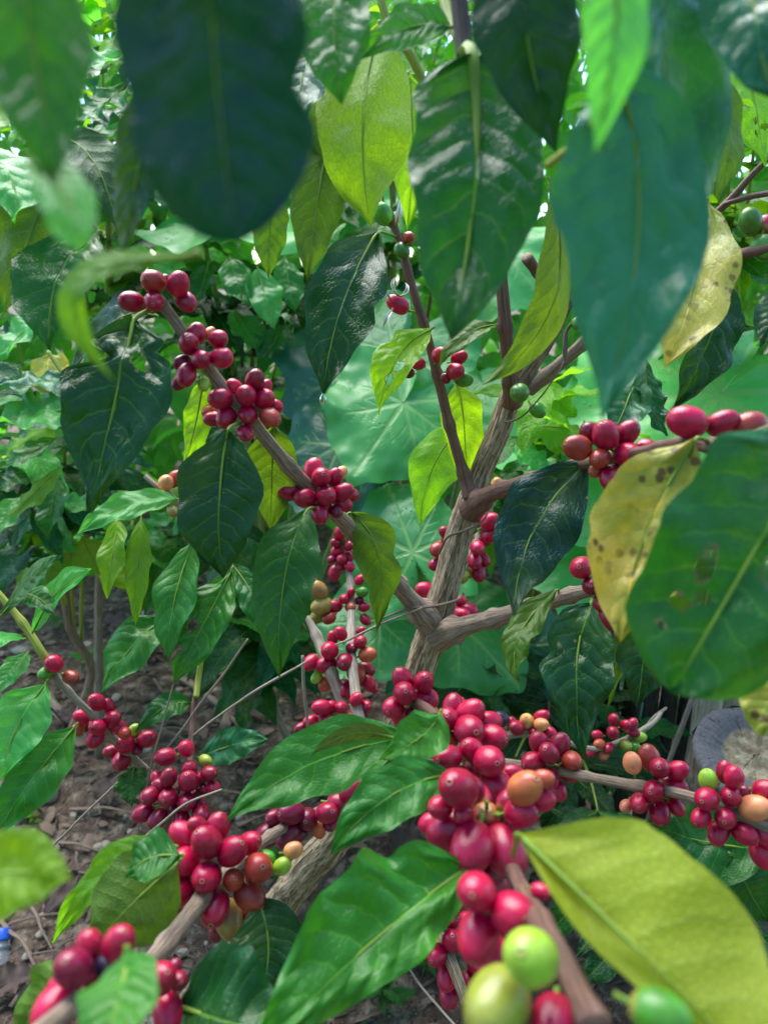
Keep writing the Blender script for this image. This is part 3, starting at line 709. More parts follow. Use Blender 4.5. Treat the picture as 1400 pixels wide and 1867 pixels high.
# far mass of shrubs that reads as one, plus unseen leaves behind the camera
rr = random.Random(77); V, Fc, U, mi = [], [], [], []
src = [(me, [v.co.copy() for v in me.vertices], [tuple(p.vertices) for p in me.polygons], [0] * 0) for me in PROTO[:1]]
pv = []
for i in range(9):
    u = i / 8
    for j in range(3): pv.append((u, (-1 + j) * .2 * outline(u, OUT), .16 * math.sin(3.1 * u) - .2 * u * u + (.06 if j != 1 else 0) * outline(u, OUT)))
pf = [(i * 3 + j, i * 3 + j + 1, (i + 1) * 3 + j + 1, (i + 1) * 3 + j) for i in range(8) for j in range(2)]
puv = [(i / 8, j / 2) for i in range(9) for j in range(3)]
for i in range(14500):
    if i >= 11500:
        a = rr.uniform(.05, 3.09); q = rr.uniform(2.1, 3.2); x = q * math.cos(a) * 1.1; y = .3 - q * math.sin(a); z = rr.uniform(.05, 1.9)  # added behind the camera to keep the bright horizon out of reflections
    elif i >= 6200:
        x = rr.uniform(-4.5, 4.5); y = rr.uniform(3.5, 4.6); z = rr.uniform(.05, 3.2)
    else:
        x = rr.uniform(-2.9, 3.0); y = rr.uniform(2.15, 3.4); top = 2.45 + .75 * noise.noise(Vector((x * .8, y, 4)))
        z = rr.uniform(.05, top)
        if x < -.15 and x > -1.3 and z < .3 and y < 2.7: continue
    l = rr.uniform(.10, .19) * (1.7 if i >= 6200 else 1); d = Vector((rr.uniform(-1, 1), rr.uniform(-1, .5), rr.uniform(-1, .35))).normalized(); n = Vector((rr.uniform(-.4, .4), rr.uniform(-.9, .2), 1)); n = (n - d * n.dot(d)).normalized(); s = n.cross(d)
    b = len(V); p = Vector((x, y, z)); V += [p + (d * a + s * c + n * e) * l for a, c, e in pv]; Fc += [tuple(q + b for q in f) for f in pf]; U += puv
o = mk('foliage', V, Fc, [M_LEAF], None, (0, 2.6, 0), U); o.color = (.05, .26, .035, .45)
tag(o, 'mass of green leaves of shrubs closing off the background, with unseen leaves added behind the viewer', kind='stuff')
def also(b, rows):
    for r in rows: L(b, *r[:5], r[5], r[5] + .0 + (r[7] if len(r) > 7 else -.03), r[6], n=(random.Random(r[0] + r[1]).uniform(-.3, .3), 1.3, 1), wave=.18, cup=.2, back=(r[6] in ('lm', 'yg')))
bb = bush('bright glossy coffee bush behind the blurred leaves at top left', at_ground(120, 1.5), [P(190, 60, 1.15), P(110, 190, 1.1), P(215, 200, 1.2), P(200, 300, 1.3), P(60, 120, 1.3), P(150, 330, 1.4), P(300, 120, 1.5)], ['lt', 'md', 'tl', 'lm'], .15, 5, 21)
also(bb, [(235, 95, 100, 130, 62, .95, 'lt'), (200, 120, 90, 190, 80, .95, 'tl'), (235, 150, 130, 225, 85, 1.0, 'gr'), (160, 60, 225, 20, 50, 1.1, 'lm'), (140, 180, 115, 245, 40, 1.0, 'lm'), (150, 90, 235, 70, 55, 1.05, 'lt'), (250, 210, 160, 230, 60, 1.05, 'tl'), (240, 265, 185, 282, 40, 1.05, 'yg'), (150, 230, 230, 250, 60, 1.1, 'lt'), (150, 300, 240, 330, 60, 1.1, 'md'), (240, 320, 170, 360, 55, 1.1, 'tl'), (215, 60, 200, 140, 60, 1.0, 'lm'), (130, 20, 190, -40, 60, 1.1, 'lm')])
bb = bush('coffee bush with pale glossy leaves at the left edge above the bare soil', at_ground(20, 1.45), [P(130, 760, 1.0), P(60, 690, 1.05), P(20, 800, 1.0), P(110, 860, 1.1), P(30, 620, 1.15), P(60, 930, 1.15), P(180, 850, 1.25)], ['tl', 'md', 'lt', 'tl'], .13, 4, 22)
pxtube('branch', [(88, 640, .9, 9), (120, 690, .9, 9), (150, 745, .9, 10), (190, 830, 1.0, 10), (160, 980, 1.3, 10)], M_GSTEM, bb, 8, 6, 0)
also(bb, [(138, 742, -20, 770, 95, .88, 'lt'), (130, 690, -20, 712, 58, .9, 'tl'), (92, 645, 85, 722, 84, .93, 'ye'), (100, 775, 5, 835, 58, .93, 'lm'), (100, 800, -10, 858, 44, .9, 'gr'), (106, 855, 12, 945, 44, .88, 'lm'), (110, 870, 85, 985, 60, .95, 'gr'), (40, 905, -20, 985, 60, .9, 'lt'), (90, 560, -10, 660, 70, .95, 'lt'), (60, 620, -20, 600, 50, 1.0, 'tl'), (170, 740, 210, 660, 60, .95, 'md'), (60, 860, -20, 900, 60, .98, 'md'), (190, 930, 100, 915, 40, 1.0, 'lt'), (60, 950, 130, 1010, 50, 1.2, 'yg'), (110, 1000, 80, 1080, 60, 1.2, 'lm'), (150, 980, 185, 1050, 60, 1.2, 'yg')])
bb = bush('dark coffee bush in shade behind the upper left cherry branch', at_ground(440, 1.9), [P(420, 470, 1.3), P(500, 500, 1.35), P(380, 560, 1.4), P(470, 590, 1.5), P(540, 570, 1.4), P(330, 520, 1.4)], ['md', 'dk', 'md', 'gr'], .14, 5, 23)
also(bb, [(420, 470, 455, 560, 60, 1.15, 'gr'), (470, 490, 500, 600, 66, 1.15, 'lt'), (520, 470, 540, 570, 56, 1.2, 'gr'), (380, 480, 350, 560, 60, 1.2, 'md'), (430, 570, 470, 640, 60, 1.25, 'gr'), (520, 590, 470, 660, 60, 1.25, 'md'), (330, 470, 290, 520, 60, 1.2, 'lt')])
bb = bush('yellowish coffee bush growing between trunk and big elephant ear leaf', at_ground(1010, 1.3), [P(1000, 700, .95), P(960, 800, 1.0), P(1040, 790, .95), P(1060, 700, 1.1), P(920, 880, 1.05), P(990, 900, 1.1)], ['lm', 'yg', 'gr', 'lm'], .10, 4, 24)
also(bb, [(960, 780, 1075, 790, 70, .95, 'lm'), (985, 690, 1050, 760, 85, 1.0, 'lm'), (940, 810, 1000, 870, 55, .95, 'lt'), (1000, 735, 940, 730, 55, 1.0, 'yg'), (950, 740, 1010, 700, 60, 1.02, 'lm'), (930, 880, 985, 930, 60, .98, 'gr'), (1065, 770, 1090, 850, 50, .95, 'lt')])
bush('light green coffee bush behind the green cherries at upper right', at_ground(1400, 1.3), [P(1330, 80, .85), P(1380, 200, .8), P(1300, 260, .95), P(1420, 330, .9), P(1340, 380, .9), P(1260, 60, 1.1)], ['lm', 'gr', 'yg', 'gr'], .15, 4, 25)
bush('light coffee bush behind the backlit leaves at top centre', at_ground(720, 1.7), [P(760, 60, 1.2), P(700, 150, 1.2), P(900, 60, 1.3), P(620, 60, 1.3), P(560, 300, 1.3), P(820, 20, 1.2), P(690, 320, 1.3)], ['lt', 'gr', 'tl', 'lm'], .15, 4, 26)
bb = bush('low coffee bush at the back edge of the bare soil', at_ground(250, 2.0), [P(180, 990, 1.6), P(240, 960, 1.55), P(310, 1000, 1.6), P(120, 980, 1.7), P(380, 950, 1.6), P(300, 880, 1.7), P(60, 1010, 1.8)], ['gr', 'lm', 'md', 'gr'], .14, 5, 27)
also(bb, [(40, 1000, -20, 1060, 80, 1.35, 'lt'), (90, 960, 20, 1010, 80, 1.4, 'gr'), (130, 930, 210, 985, 80, 1.4, 'lt'), (60, 900, 130, 950, 80, 1.4, 'lm'), (250, 950, 330, 1020, 80, 1.4, 'gr'), (160, 1000, 100, 1070, 70, 1.4, 'lm'), (330, 930, 260, 1000, 80, 1.35, 'lt'), (20, 950, 60, 1040, 70, 1.3, 'gr'), (200, 1000, 260, 1070, 70, 1.45, 'yg'), (390, 960, 350, 1060, 80, 1.35, 'md')])
bush('low shaded coffee bush behind the dangling cherry branches', at_ground(520, 1.5), [P(480, 1130, 1.2), P(420, 1130, 1.25), P(560, 1150, 1.2), P(500, 1200, 1.25), P(440, 1190, 1.3), P(400, 1020, 1.3), P(470, 1050, 1.35)], ['md', 'md', 'tl', 'gr'], .13, 4, 28)
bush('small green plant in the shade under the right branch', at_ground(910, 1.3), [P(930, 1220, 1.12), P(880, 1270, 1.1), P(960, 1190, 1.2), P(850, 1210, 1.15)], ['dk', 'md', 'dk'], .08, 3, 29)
bush('dark leafy plant added to darken the gap left of the dark stakes', at_ground(1060, 1.35), [P(1000, 1300, 1.1), P(1080, 1280, 1.15), P(940, 1380, 1.05), P(1050, 1420, 1.05), P(1120, 1400, 1.1), P(1150, 1330, 1.1), P(1000, 1470, 1.0), P(1090, 1480, .98)], ['dk', 'dk', 'md'], .09, 3, 31)  # made-up plant, put in to darken the lit soil in this gap
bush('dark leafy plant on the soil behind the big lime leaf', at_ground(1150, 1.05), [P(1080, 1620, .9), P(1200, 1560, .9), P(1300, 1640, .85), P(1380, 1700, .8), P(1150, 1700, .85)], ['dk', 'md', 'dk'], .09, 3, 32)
def weed(label, x, y, n, size, col='lt', seed=1):
    rr = random.Random(seed); f = on_ground(x, y); w = thing('weed', label, 'weed', f, 'small green weeds on the soil'); l = size * ground_depth(y) / F
    V, Fc, U = tube_geo([(*f, .0012), (*(f + Vector((.004, 0, l * .8))), .001), (*(f + Vector((.006, -.004, l * 1.3))), .0008)], 6); mk('stem', V, Fc, M_PET, w, f, U)
    for i in range(n):
        a = i * 2.4 + rr.uniform(-.3, .3); put_leaf(w, f + Vector((.005, -.003, l * (.5 + .8 * i / n))), Vector((math.cos(a), math.sin(a), rr.uniform(.05, .4))), Vector((0, -.4, 1)), l * rr.uniform(.7, 1.2), col, rr)
weed('tiny seedling with bright leaves beside the dry stalk', 60, 1505, 5, 20, 'lm', 1)
weed('little clover like weed left of the blurred lime leaf', 18, 1550, 7, 28, 'lt', 2)
weed('leafy weed on the soil between the two small cherry shoots', 160, 1225, 9, 34, 'gr', 3)
weed('small bright weed right of the white stones in the clearing', 105, 1150, 6, 26, 'gr', 4)
weed('sprawling weed at the bottom under the big bumpy leaf', 690, 1850, 9, 60, 'md', 5)
weed('pale weed near the thick trunk foot behind the main bunch', 500, 1610, 7, 40, 'gr', 6)
weed('dark weed in the shade under the branches', 830, 1290, 6, 40, 'md', 8)
weed('green weed at the bottom edge under the cherry bunch', 770, 1790, 7, 46, 'md', 9)
# ================================================================= the coffee bush in front
base = on_ground(330, 1850)
CB = thing('coffee_bush', 'coffee bush laden with red cherries, its rough brown trunk forking in the middle', 'bush', base)
trunk = pxtube('trunk', [(330, 1875, 1.09, 79), (400, 1775, 1.02, 66), (470, 1695, .94, 62), (550, 1600, .87, 66), (640, 1490, .82, 66), (700, 1395, .79, 62), (752, 1255, .755, 59), (795, 1130, .73, 59), (842, 960, .71, 51), (890, 825, .69, 46), (950, 690, .67, 42), (1010, 590, .655, 37), (1045, 505, .645, 29), (1062, 400, .635, 24), (1075, 250, .62, 20)], M_TRUNK, CB, 56, 40, .15, wob=.003)
def br(spec, mat=M_BRANCH, parent=CB, **kw):
    kw.setdefault('nodes', .047)
    return pxtube('branch', spec, mat, parent, kw.pop('seg', 16), 10, kw.pop('ridge', .07), **kw)
# small twists of dry vine round the trunk
def vine(spec, parent=CB): return pxtube('tendril', spec, M_VINE, parent, 6, 6, 0, wob=.0006)
vine([(800, 1010, .70, 5), (815, 980, .67, 5), (845, 968, .665, 6), (880, 950, .69, 5), (890, 925, .72, 4)])
vine([(690, 1130, .68, 4), (745, 1110, .68, 5), (790, 1105, .685, 6), (838, 1092, .70, 6), (845, 1080, .73, 5)])
vine([(905, 770, .69, 4), (950, 760, .64, 4), (1010, 690, .62, 3), (1030, 640, .63, 3), (1010, 560, .63, 3)])
vine([(1030, 560, .62, 7), (1045, 530, .61, 8), (1060, 570, .60, 8), (1035, 600, .61, 7), (1030, 640, .615, 11), (1032, 665, .615, 5)])
vine([(1020, 520, .63, 4), (1065, 575, .60, 6), (1050, 540, .60, 5), (1075, 585, .61, 4), (1060, 600, .61, 5)])
# --- upper left branch
b1 = br([(785, 1135, .72, 62), (760, 1108, .70, 44), (735, 1078, .68, 35), (700, 1032, .65, 34), (620, 945, .59, 32), (540, 865, .545, 29), (460, 770, .51, 27), (390, 685, .495, 26), (330, 600, .485, 24), (300, 560, .48, 22), (268, 520, .48, 16)], label='long grey branch rising to the upper left with five cherry bunches')
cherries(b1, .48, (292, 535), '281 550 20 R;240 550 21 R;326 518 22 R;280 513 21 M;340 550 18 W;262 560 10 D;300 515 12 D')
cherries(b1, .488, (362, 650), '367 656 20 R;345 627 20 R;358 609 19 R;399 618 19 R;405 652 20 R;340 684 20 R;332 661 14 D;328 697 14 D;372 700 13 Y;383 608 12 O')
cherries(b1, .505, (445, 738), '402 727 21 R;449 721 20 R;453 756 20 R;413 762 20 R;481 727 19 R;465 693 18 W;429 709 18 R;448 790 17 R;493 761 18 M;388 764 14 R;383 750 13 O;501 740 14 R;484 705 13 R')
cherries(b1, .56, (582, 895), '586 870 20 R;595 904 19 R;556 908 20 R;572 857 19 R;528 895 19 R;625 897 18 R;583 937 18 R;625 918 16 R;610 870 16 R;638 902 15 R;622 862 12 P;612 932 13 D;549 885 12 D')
L(b1, 415, 785, 408, 1056, 160, .475, .47, 'dk', m=(400, 920), n=(.05, .5, 1), cup=.15, wave=.05, pet=(438, 772, .5))
L(b1, 560, 930, 510, 1236, 124, .53, .50, (.018, .105, .016, .32), m=(518, 1060), n=(-.1, .5, 1), wave=.10, cup=.1, pet=(585, 925, .56), bites=((.55, -1, .08, .05),))
L(b1, 500, 775, 494, 968, 96, .535, .56, 'ol', m=(496, 870), back=True, n=(.2, .1, 1), wave=.05, pet=(470, 770, .52))
L(b1, 640, 935, 686, 1152, 84, .60, .62, 'ol', m=(692, 1020), back=True, n=(.3, .1, 1), pet=(625, 945, .6), wave=.12, bites=((.5, 1, .25, .05), (.72, -1, .3, .05)))
L(b1, 372, 688, 336, 850, 62, .51, .53, 'lm', m=(358, 770), back=True, n=(-.4, .1, 1), pet=(385, 685, .5), wave=.05)
L(b1, 245, 582, 165, 936, 200, .46, .43, 'dk', m=(212, 720), n=(.0, .3, 1), cup=.12, wave=.06, pet=(295, 560, .48), bites=((.24, 1, .35, .05), (.30, -1, .7, .06), (.98, 1, .1, .02)), holes=((.30, .35, .05, .16),), hi=True)
L(b1, 280, 575, 120, 690, 95, .50, .53, 'dk', m=(200, 590), n=(-.1, .6, 1), wave=.1)
# --- right branch
b2 = br([(800, 1160, .72, 66), (835, 1146, .70, 46), (862, 1137, .69, 38), (900, 1128, .675, 36), (960, 1110, .645, 34), (1040, 1085, .60, 30), (1090, 1070, .57, 25), (1160, 1035, .55, 20)], label='grey side branch running right from the fork')
cherries(b2, .57, (1085, 1075), '1059 1035 22 R;1077 1068 19 W;1096 1097 19 R;1110 1125 19 R;1122 1140 14 D;1104 1062 13 D')
L(b2, 1075, 1104, 1060, 1378, 140, .54, .50, 'dk', m=(1050, 1220), n=(.05, .5, 1), cup=.15, wave=.10, pet=(1085, 1075, .57), holes=((.40, -.62, .035, .12),), bites=((.42, -1, .3, .06), (.75, -1, .12, .05)), hi=True)
L(b2, 1015, 1075, 946, 1243, 56, .60, .56, 'ol', m=(945, 1160), n=(-.5, .3, 1), wave=.2, twist=.5, pet=(1020, 1092, .61))
L(b2, 1172, 1125, 1160, 1292, 100, .53, .52, 'dk', m=(1172, 1200), n=(.1, .4, 1))
L(b2, 1128, 1130, 1105, 1300, 34, .56, .56, 'ol', m=(1130, 1200), n=(.6, .2, 1), back=True)
# --- short brown branch turning right towards the big bunch
b6 = br([(858, 930, .70, 54), (882, 908, .675, 40), (900, 898, .655, 33), (930, 888, .625, 32), (975, 872, .585, 28), (1040, 850, .52, 26), (1100, 838, .47, 24), (1180, 822, .42, 24), (1240, 808, .385, 26), (1300, 812, .36, 28), (1365, 800, .34, 28), (1460, 760, .32, 28)], M_BROWN, label='brown branch swinging right behind the dark leaf')
cherries(b6, .455, (1105, 830), '1104 793 26 R;1093 836 22 M;1142 828 24 R;1052 816 24 M;1143 789 22 R;1115 874 22 R;1178 818 18 R;1075 790 20 D;1085 858 14 O;1130 850 12 D')
cherries(b6, .375, (1290, 795), '1252 769 31 R;1316 771 25 R;1364 777 28 M', flat=True)
L(b6, 1070, 845, 938, 1122, 155, .50, .46, (.004, .035, .022, .15), m=(972, 968), n=(.25, .55, 1), cup=.1, wave=.07, bow=-.04, bites=((.86, 1, .2, .05),))
L(b6, 1265, 803, 1130, 1172, 205, .345, .325, 'ye', m=(1172, 985), n=(-.1, .45, 1), yellow=True, cup=.12, wave=.1, bow=-.02, bites=((.55, -1, .12, .06),), label='yellow spotted ageing leaf', pet=(1290, 805, .36))
L(b6, 1500, 770, 1224, 1262, 335, .265, .25, 'md', m=(1372, 1010), round_=True, n=(-.1, .3, 1), cup=.05, wave=.04, quilt=.003, hi=True, label='big dark leaf eaten through with ragged holes',
  holes=((.60, -.36, .055, .10), (.69, -.22, .022, .11), (.74, -.42, .024, .12), (.50, .40, .05, .2), (.83, -.5, .012, .05)), bites=((.15, -1, .1, .05),))
L(b6, 1320, 940, 1262, 1232, 170, .36, .35, (.02, .075, .012, .25), m=(1290, 1080), n=(.1, .3, 1), pet=(1340, 815, .36))
L(b6, 1440, 1215, 1385, 1345, 90, .31, .30, 'ye', m=(1400, 1285), yellow=True, n=(-.4, .4, 1), label='small pale yellow leaf')
# --- thin branches going up
b3 = br([(858, 905, .69, 34), (846, 868, .688, 24), (832, 820, .68, 22), (818, 770, .675, 21), (800, 695, .665, 20), (778, 610, .65, 18), (755, 535, .64, 17), (725, 430, .63, 15), (705, 380, .625, 14)], M_BROWN, label='thin brown stem rising to a tip with green cherries', ridge=.04)
cherries(b3, .65, (800, 670), '830 677 17 R;802 647 16 R;837 652 13 R;762 663 13 R;845 692 15 G;745 680 11 D;812 690 9 D')
cherries(b3, .64, (755, 575), '725 555 18 R')
cherries(b3, .628, (722, 420), '698 390 18 G;733 457 14 G;745 433 12 M')
for q in ([(725, 538), (715, 520), (722, 505)], [(712, 545), (700, 530), (692, 534)], [(715, 565), (705, 580), (698, 600)], [(730, 540), (742, 528), (738, 515)], [(722, 410), (728, 385), (730, 358)]):
    w = 9 if q[0][1] > 450 else 14
    B, C, T = P(*q[0], .622), P(*q[1], .612), P(*q[2], .618)
    g = leaf_geo(B, C * 2 - (B + T) / 2, T, w * .62 / F, cs((.2, .2, 1)), cup=.5, nu=10, nv=6, seed=5, quilt=0)
    if 'M_PETAL' not in globals(): M_PETAL = plain('white_petal', (.75, .73, .66), .85, .1, .04, 40)
    o = mk('petal', g[0], g[1], [M_PETAL, M_PET], b3, B, g[2], g[3])
L(b3, 786, 600, 690, 757, 82, .63, .62, 'yg', m=(722, 655), n=(-.3, .3, 1), wave=.15, holes=((.55, .35, .06, .25), (.7, .1, .05, .2)), bites=((.35, -1, .35, .06),), hi=True)
L(b3, 832, 700, 850, 905, 80, .68, .70, 'yg', m=(846, 780), back=True, n=(.2, .1, 1), wave=.1)
L(b3, 845, 780, 765, 960, 95, .72, .74, 'lm', m=(790, 850), back=True, n=(-.2, .2, 1), wave=.16)
L(b3, 905, 592, 800, 668, 46, .63, .61, 'ol', m=(850, 610), n=(-.2, .8, 1), wave=.1)
L(b3, 688, 425, 590, 722, 136, .56, .51, 'dk', m=(622, 560), n=(.15, .2, 1), cup=.15, wave=.07, pet=(722, 432, .63), bites=((.45, 1, .1, .05),))
b4 = br([(934, 735, .67, 44), (930, 690, .65, 30), (922, 610, .63, 28), (915, 525, .615, 26), (905, 430, .60, 24), (893, 300, .58, 24)], M_BROWN, label='upright brown stem beside the trunk', nodes=.05, ridge=.03)
cherries(b4, .645, (945, 722), '947 716 18 G;980 748 15 G')
b5 = br([(965, 712, .67, 26), (1010, 672, .645, 26), (1060, 630, .62, 24), (1150, 560, .60, 20), (1230, 480, .58, 16)], M_BRANCH, label='thin greyish branch slanting up right')
cherries(b5, .61, (1072, 555), '1070 562 14 G;1052 590 12 G')
br([(960, 470, .6, 24), (985, 500, .62, 22), (1040, 545, .645, 22), (1085, 545, .62, 22)], M_BROWN)
L(b4, 1003, 340, 878, 702, 80, .42, .44, (.06, .13, .012, .35), m=(1005, 560), n=(.55, .1, 1), wave=.06, back=True, bow=0)
# --- dangling branches behind with many small cherries
b7 = br([(618, 940, .90, 12), (632, 1000, .88, 13), (640, 1090, .84, 15), (640, 1180, .78, 18), (648, 1260, .74, 22), (660, 1330, .72, 26), (690, 1390, .76, 30)], M_DRY, label='pale dangling branch crowded with small cherries')
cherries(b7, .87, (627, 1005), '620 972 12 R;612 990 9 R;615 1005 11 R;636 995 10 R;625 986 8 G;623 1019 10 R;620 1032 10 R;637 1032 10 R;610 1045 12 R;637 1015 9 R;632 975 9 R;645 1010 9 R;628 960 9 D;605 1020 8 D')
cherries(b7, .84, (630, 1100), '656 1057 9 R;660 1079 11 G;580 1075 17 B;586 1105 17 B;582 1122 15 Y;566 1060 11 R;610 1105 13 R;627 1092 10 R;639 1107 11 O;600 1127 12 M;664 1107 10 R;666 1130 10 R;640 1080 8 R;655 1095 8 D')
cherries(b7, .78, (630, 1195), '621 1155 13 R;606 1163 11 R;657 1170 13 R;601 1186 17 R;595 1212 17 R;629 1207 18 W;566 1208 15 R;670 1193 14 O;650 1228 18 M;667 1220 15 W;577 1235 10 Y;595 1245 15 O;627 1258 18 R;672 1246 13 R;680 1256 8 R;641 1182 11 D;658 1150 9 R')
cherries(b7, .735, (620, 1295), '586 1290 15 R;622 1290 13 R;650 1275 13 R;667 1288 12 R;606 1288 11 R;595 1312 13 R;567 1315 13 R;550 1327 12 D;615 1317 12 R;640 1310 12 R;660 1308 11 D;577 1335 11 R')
br([(560, 1125, .8, 12), (580, 1165, .79, 20), (600, 1215, .77, 22), (625, 1285, .76, 22)], M_DRY)
# cherries just behind the trunk
b8 = br([(905, 890, .80, 10), (880, 960, .79, 12), (850, 1030, .78, 14), (815, 1090, .77, 16), (790, 1140, .75, 20)], M_DRY)
cherries(b8, .79, (865, 990), '893 951 16 R;877 945 13 R;895 976 15 R;880 983 14 R;870 999 15 R;865 1023 14 R;881 1020 13 R;872 1045 14 R;854 1042 11 Y;887 934 11 R;905 884 12 P;898 905 10 R;845 1050 12 Y')
cherries(b8, .785, (815, 1005), '811 971 12 R;814 986 11 R;798 1002 15 M;796 1029 14 W;822 1010 11 D')
cherries(b8, .77, (815, 1100), '776 1077 17 R;775 1097 17 R;840 1120 16 R;853 1114 16 R;839 1095 11 R;765 1110 11 D')
# --- thick branch coming forward at the lower left, towards the big sharp bunch
b10 = br([(690, 1420, .79, 46), (640, 1460, .72, 26), (570, 1485, .65, 22), (500, 1520, .56, 22), (420, 1585, .455, 26), (360, 1650, .405, 34), (310, 1712, .37, 36), (262, 1765, .335, 38), (190, 1800, .27, 40), (100, 1860, .22, 42), (20, 1930, .2, 44)], label='pale thick branch coming forward to the lower left')
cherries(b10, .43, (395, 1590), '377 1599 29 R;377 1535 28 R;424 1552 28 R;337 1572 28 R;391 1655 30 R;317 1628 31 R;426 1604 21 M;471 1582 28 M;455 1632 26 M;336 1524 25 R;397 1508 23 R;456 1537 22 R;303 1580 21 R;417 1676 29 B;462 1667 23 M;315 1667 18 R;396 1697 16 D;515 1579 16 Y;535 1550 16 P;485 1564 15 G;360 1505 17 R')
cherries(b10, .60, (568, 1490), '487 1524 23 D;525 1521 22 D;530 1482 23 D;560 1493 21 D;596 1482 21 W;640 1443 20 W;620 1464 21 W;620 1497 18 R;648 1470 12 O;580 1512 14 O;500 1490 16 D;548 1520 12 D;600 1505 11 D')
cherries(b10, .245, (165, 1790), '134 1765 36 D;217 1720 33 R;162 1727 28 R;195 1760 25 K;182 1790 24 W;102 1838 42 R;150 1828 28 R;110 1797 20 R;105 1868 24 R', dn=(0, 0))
cherries(b10, .32, (300, 1800), '293 1784 31 R;325 1788 19 W;307 1847 29 R;318 1765 14 D')
L(b10, 320, 1832, 530, 1890, 200, .32, .30, 'dk', m=(415, 1862), n=(.15, .7, 1), cup=.1, wave=.06)
L(b10, 470, 1640, 470, 1830, 130, .42, .40, 'dk', m=(490, 1730), n=(.3, .5, 1))
L(b10, 325, 1572, 165, 1730, 165, .40, .38, 'ol', m=(240, 1650), back=True, n=(.1, .15, 1), wave=.06, cup=.05)
L(b10, 312, 1545, 100, 1718, 62, .41, .42, 'lm', m=(195, 1590), n=(-.3, .6, 1), wave=.14, bites=((.3, 1, .4, .04),))
L(b10, 330, 1560, 235, 1600, 60, .38, .38, 'gr', m=(270, 1565), n=(-.1, .9, .6))
L(b10, 138, 1765, 20, 1890, 95, .33, .33, 'ol', back=True, n=(-.3, .3, 1))
L(b10, 232, 1735, 170, 1960, 150, .20, .17, 'gr', m=(215, 1830), n=(.0, .35, 1), wave=.03, bow=0)
# --- the dense bunch running towards the viewer, bottom centre
b11 = br([(700, 1400, .79, 34), (725, 1330, .66, 26), (760, 1285, .57, 22), (815, 1330, .52, 20), (850, 1400, .47, 22), (885, 1490, .415, 24), (935, 1590, .34, 30), (985, 1680, .25, 44), (1040, 1780, .22, 54), (1085, 1880, .2, 62)], M_BROWN, label='fruit laden branch reaching towards the viewer', ridge=.08)
cherries(b11, .575, (755, 1278), '773 1243 21 R;737 1264 22 R;776 1275 22 R;735 1240 20 R;716 1290 19 R;732 1304 16 R;784 1302 18 O;752 1300 12 D')
cherries(b11, .48, (835, 1325), '856 1332 29 R;857 1300 26 R;815 1311 23 R;825 1286 20 R;818 1350 18 M;790 1356 29 R;897 1345 25 R;892 1316 20 R;912 1311 15 K;840 1285 14 R;875 1365 17 R')
cherries(b11, .43, (860, 1385), '892 1388 29 R;860 1368 23 R;816 1382 25 R;905 1437 34 R;838 1420 20 R;870 1405 22 R;935 1410 18 R')
cherries(b11, .36, (890, 1480), '835 1437 39 R;860 1546 43 R;920 1551 41 W;887 1494 30 M;822 1513 37 R;957 1437 32 O;950 1482 27 R;985 1458 24 R;928 1500 22 R;845 1485 20 R;900 1585 24 D;868 1455 30 R;802 1472 22 R;905 1615 26 R;855 1592 30 R;990 1420 18 O;785 1500 20 R;930 1460 24 W;860 1440 24 D')
cherries(b11, .275, (920, 1640), '868 1626 37 R;935 1668 43 R;872 1706 41 R;900 1740 30 R;985 1625 15 R')
cherries(b11, .215, (1000, 1780), '967 1745 56 Y;905 1832 58 Y;1010 1872 48 R;1080 1870 30 W')
cherries(b11, .172, (1190, 1850), '1205 1852 46 G', flat=True)
L(b11, 945, 1522, 1480, 2060, 262, .235, .17, (.20, .30, .015, .5), m=(1175, 1745), n=(.15, .25, 1), wave=.03, cup=.10, quilt=.003, bow=.0, asym=1.6, back=True, pet=(935, 1560, .27), label='large blurred lime leaf lit through')
L(b11, 852, 1582, 440, 1940, 205, .335, .27, 'gr', m=(690, 1708), asym=1.3, n=(-.05, .5, 1), wave=.20, cup=.16, quilt=.024, bow=-.05, bites=((.30, -1, .2, .05),), hi=True)
L(b11, 822, 1412, 600, 1562, 100, .40, .37, 'gr', m=(705, 1455), n=(.0, .6, 1), wave=.12, cup=.16)
L(b11, 745, 1345, 412, 1495, 125, .43, .40, 'gr', m=(575, 1390), n=(-.1, .55, 1), wave=.10, cup=.2, bow=-.04)
L(b11, 715, 1345, 565, 1378, 40, .42, .40, (.05, .11, .015, .15), m=(640, 1338), n=(-.1, -.3, 1), wave=.05, back=True)
L(b11, 802, 1300, 690, 1385, 85, .41, .40, 'gr', m=(765, 1345), n=(.1, .6, 1), wave=.1)
# --- right lower branch
b12 = br([(760, 1385, .77, 20), (860, 1385, .66, 18), (930, 1392, .60, 18), (1000, 1403, .575, 18), (1075, 1417, .55, 19), (1160, 1433, .52, 22), (1250, 1450, .49, 21), (1330, 1480, .47, 20), (1420, 1520, .46, 18)], label='low thin branch crossing to the right edge')
cherries(b12, .575, (1008, 1390), '1000 1373 20 W;1020 1357 19 W;982 1353 19 W;971 1390 20 R;1042 1387 19 M;1035 1408 17 R;1002 1418 17 R;1018 1442 17 R;1048 1408 13 D;990 1405 13 D')
cherries(b12, .515, (1197, 1430), '1202 1400 20 R;1235 1405 18 R;1183 1382 20 M;1192 1442 20 R;1230 1437 20 R;1152 1391 18 P;1165 1464 19 R;1202 1482 20 R;1232 1472 15 R;1140 1470 12 P;1215 1425 13 D')
cherries(b12, .475, (1325, 1470), '1322 1492 22 R;1337 1417 20 R;1331 1452 20 R;1287 1457 21 R;1290 1422 19 Y;1375 1473 25 P;1277 1491 18 R;1309 1518 20 R;1357 1520 21 R;1322 1408 17 R;1397 1442 21 R;1394 1522 21 R;1389 1556 23 R;1350 1445 14 D')
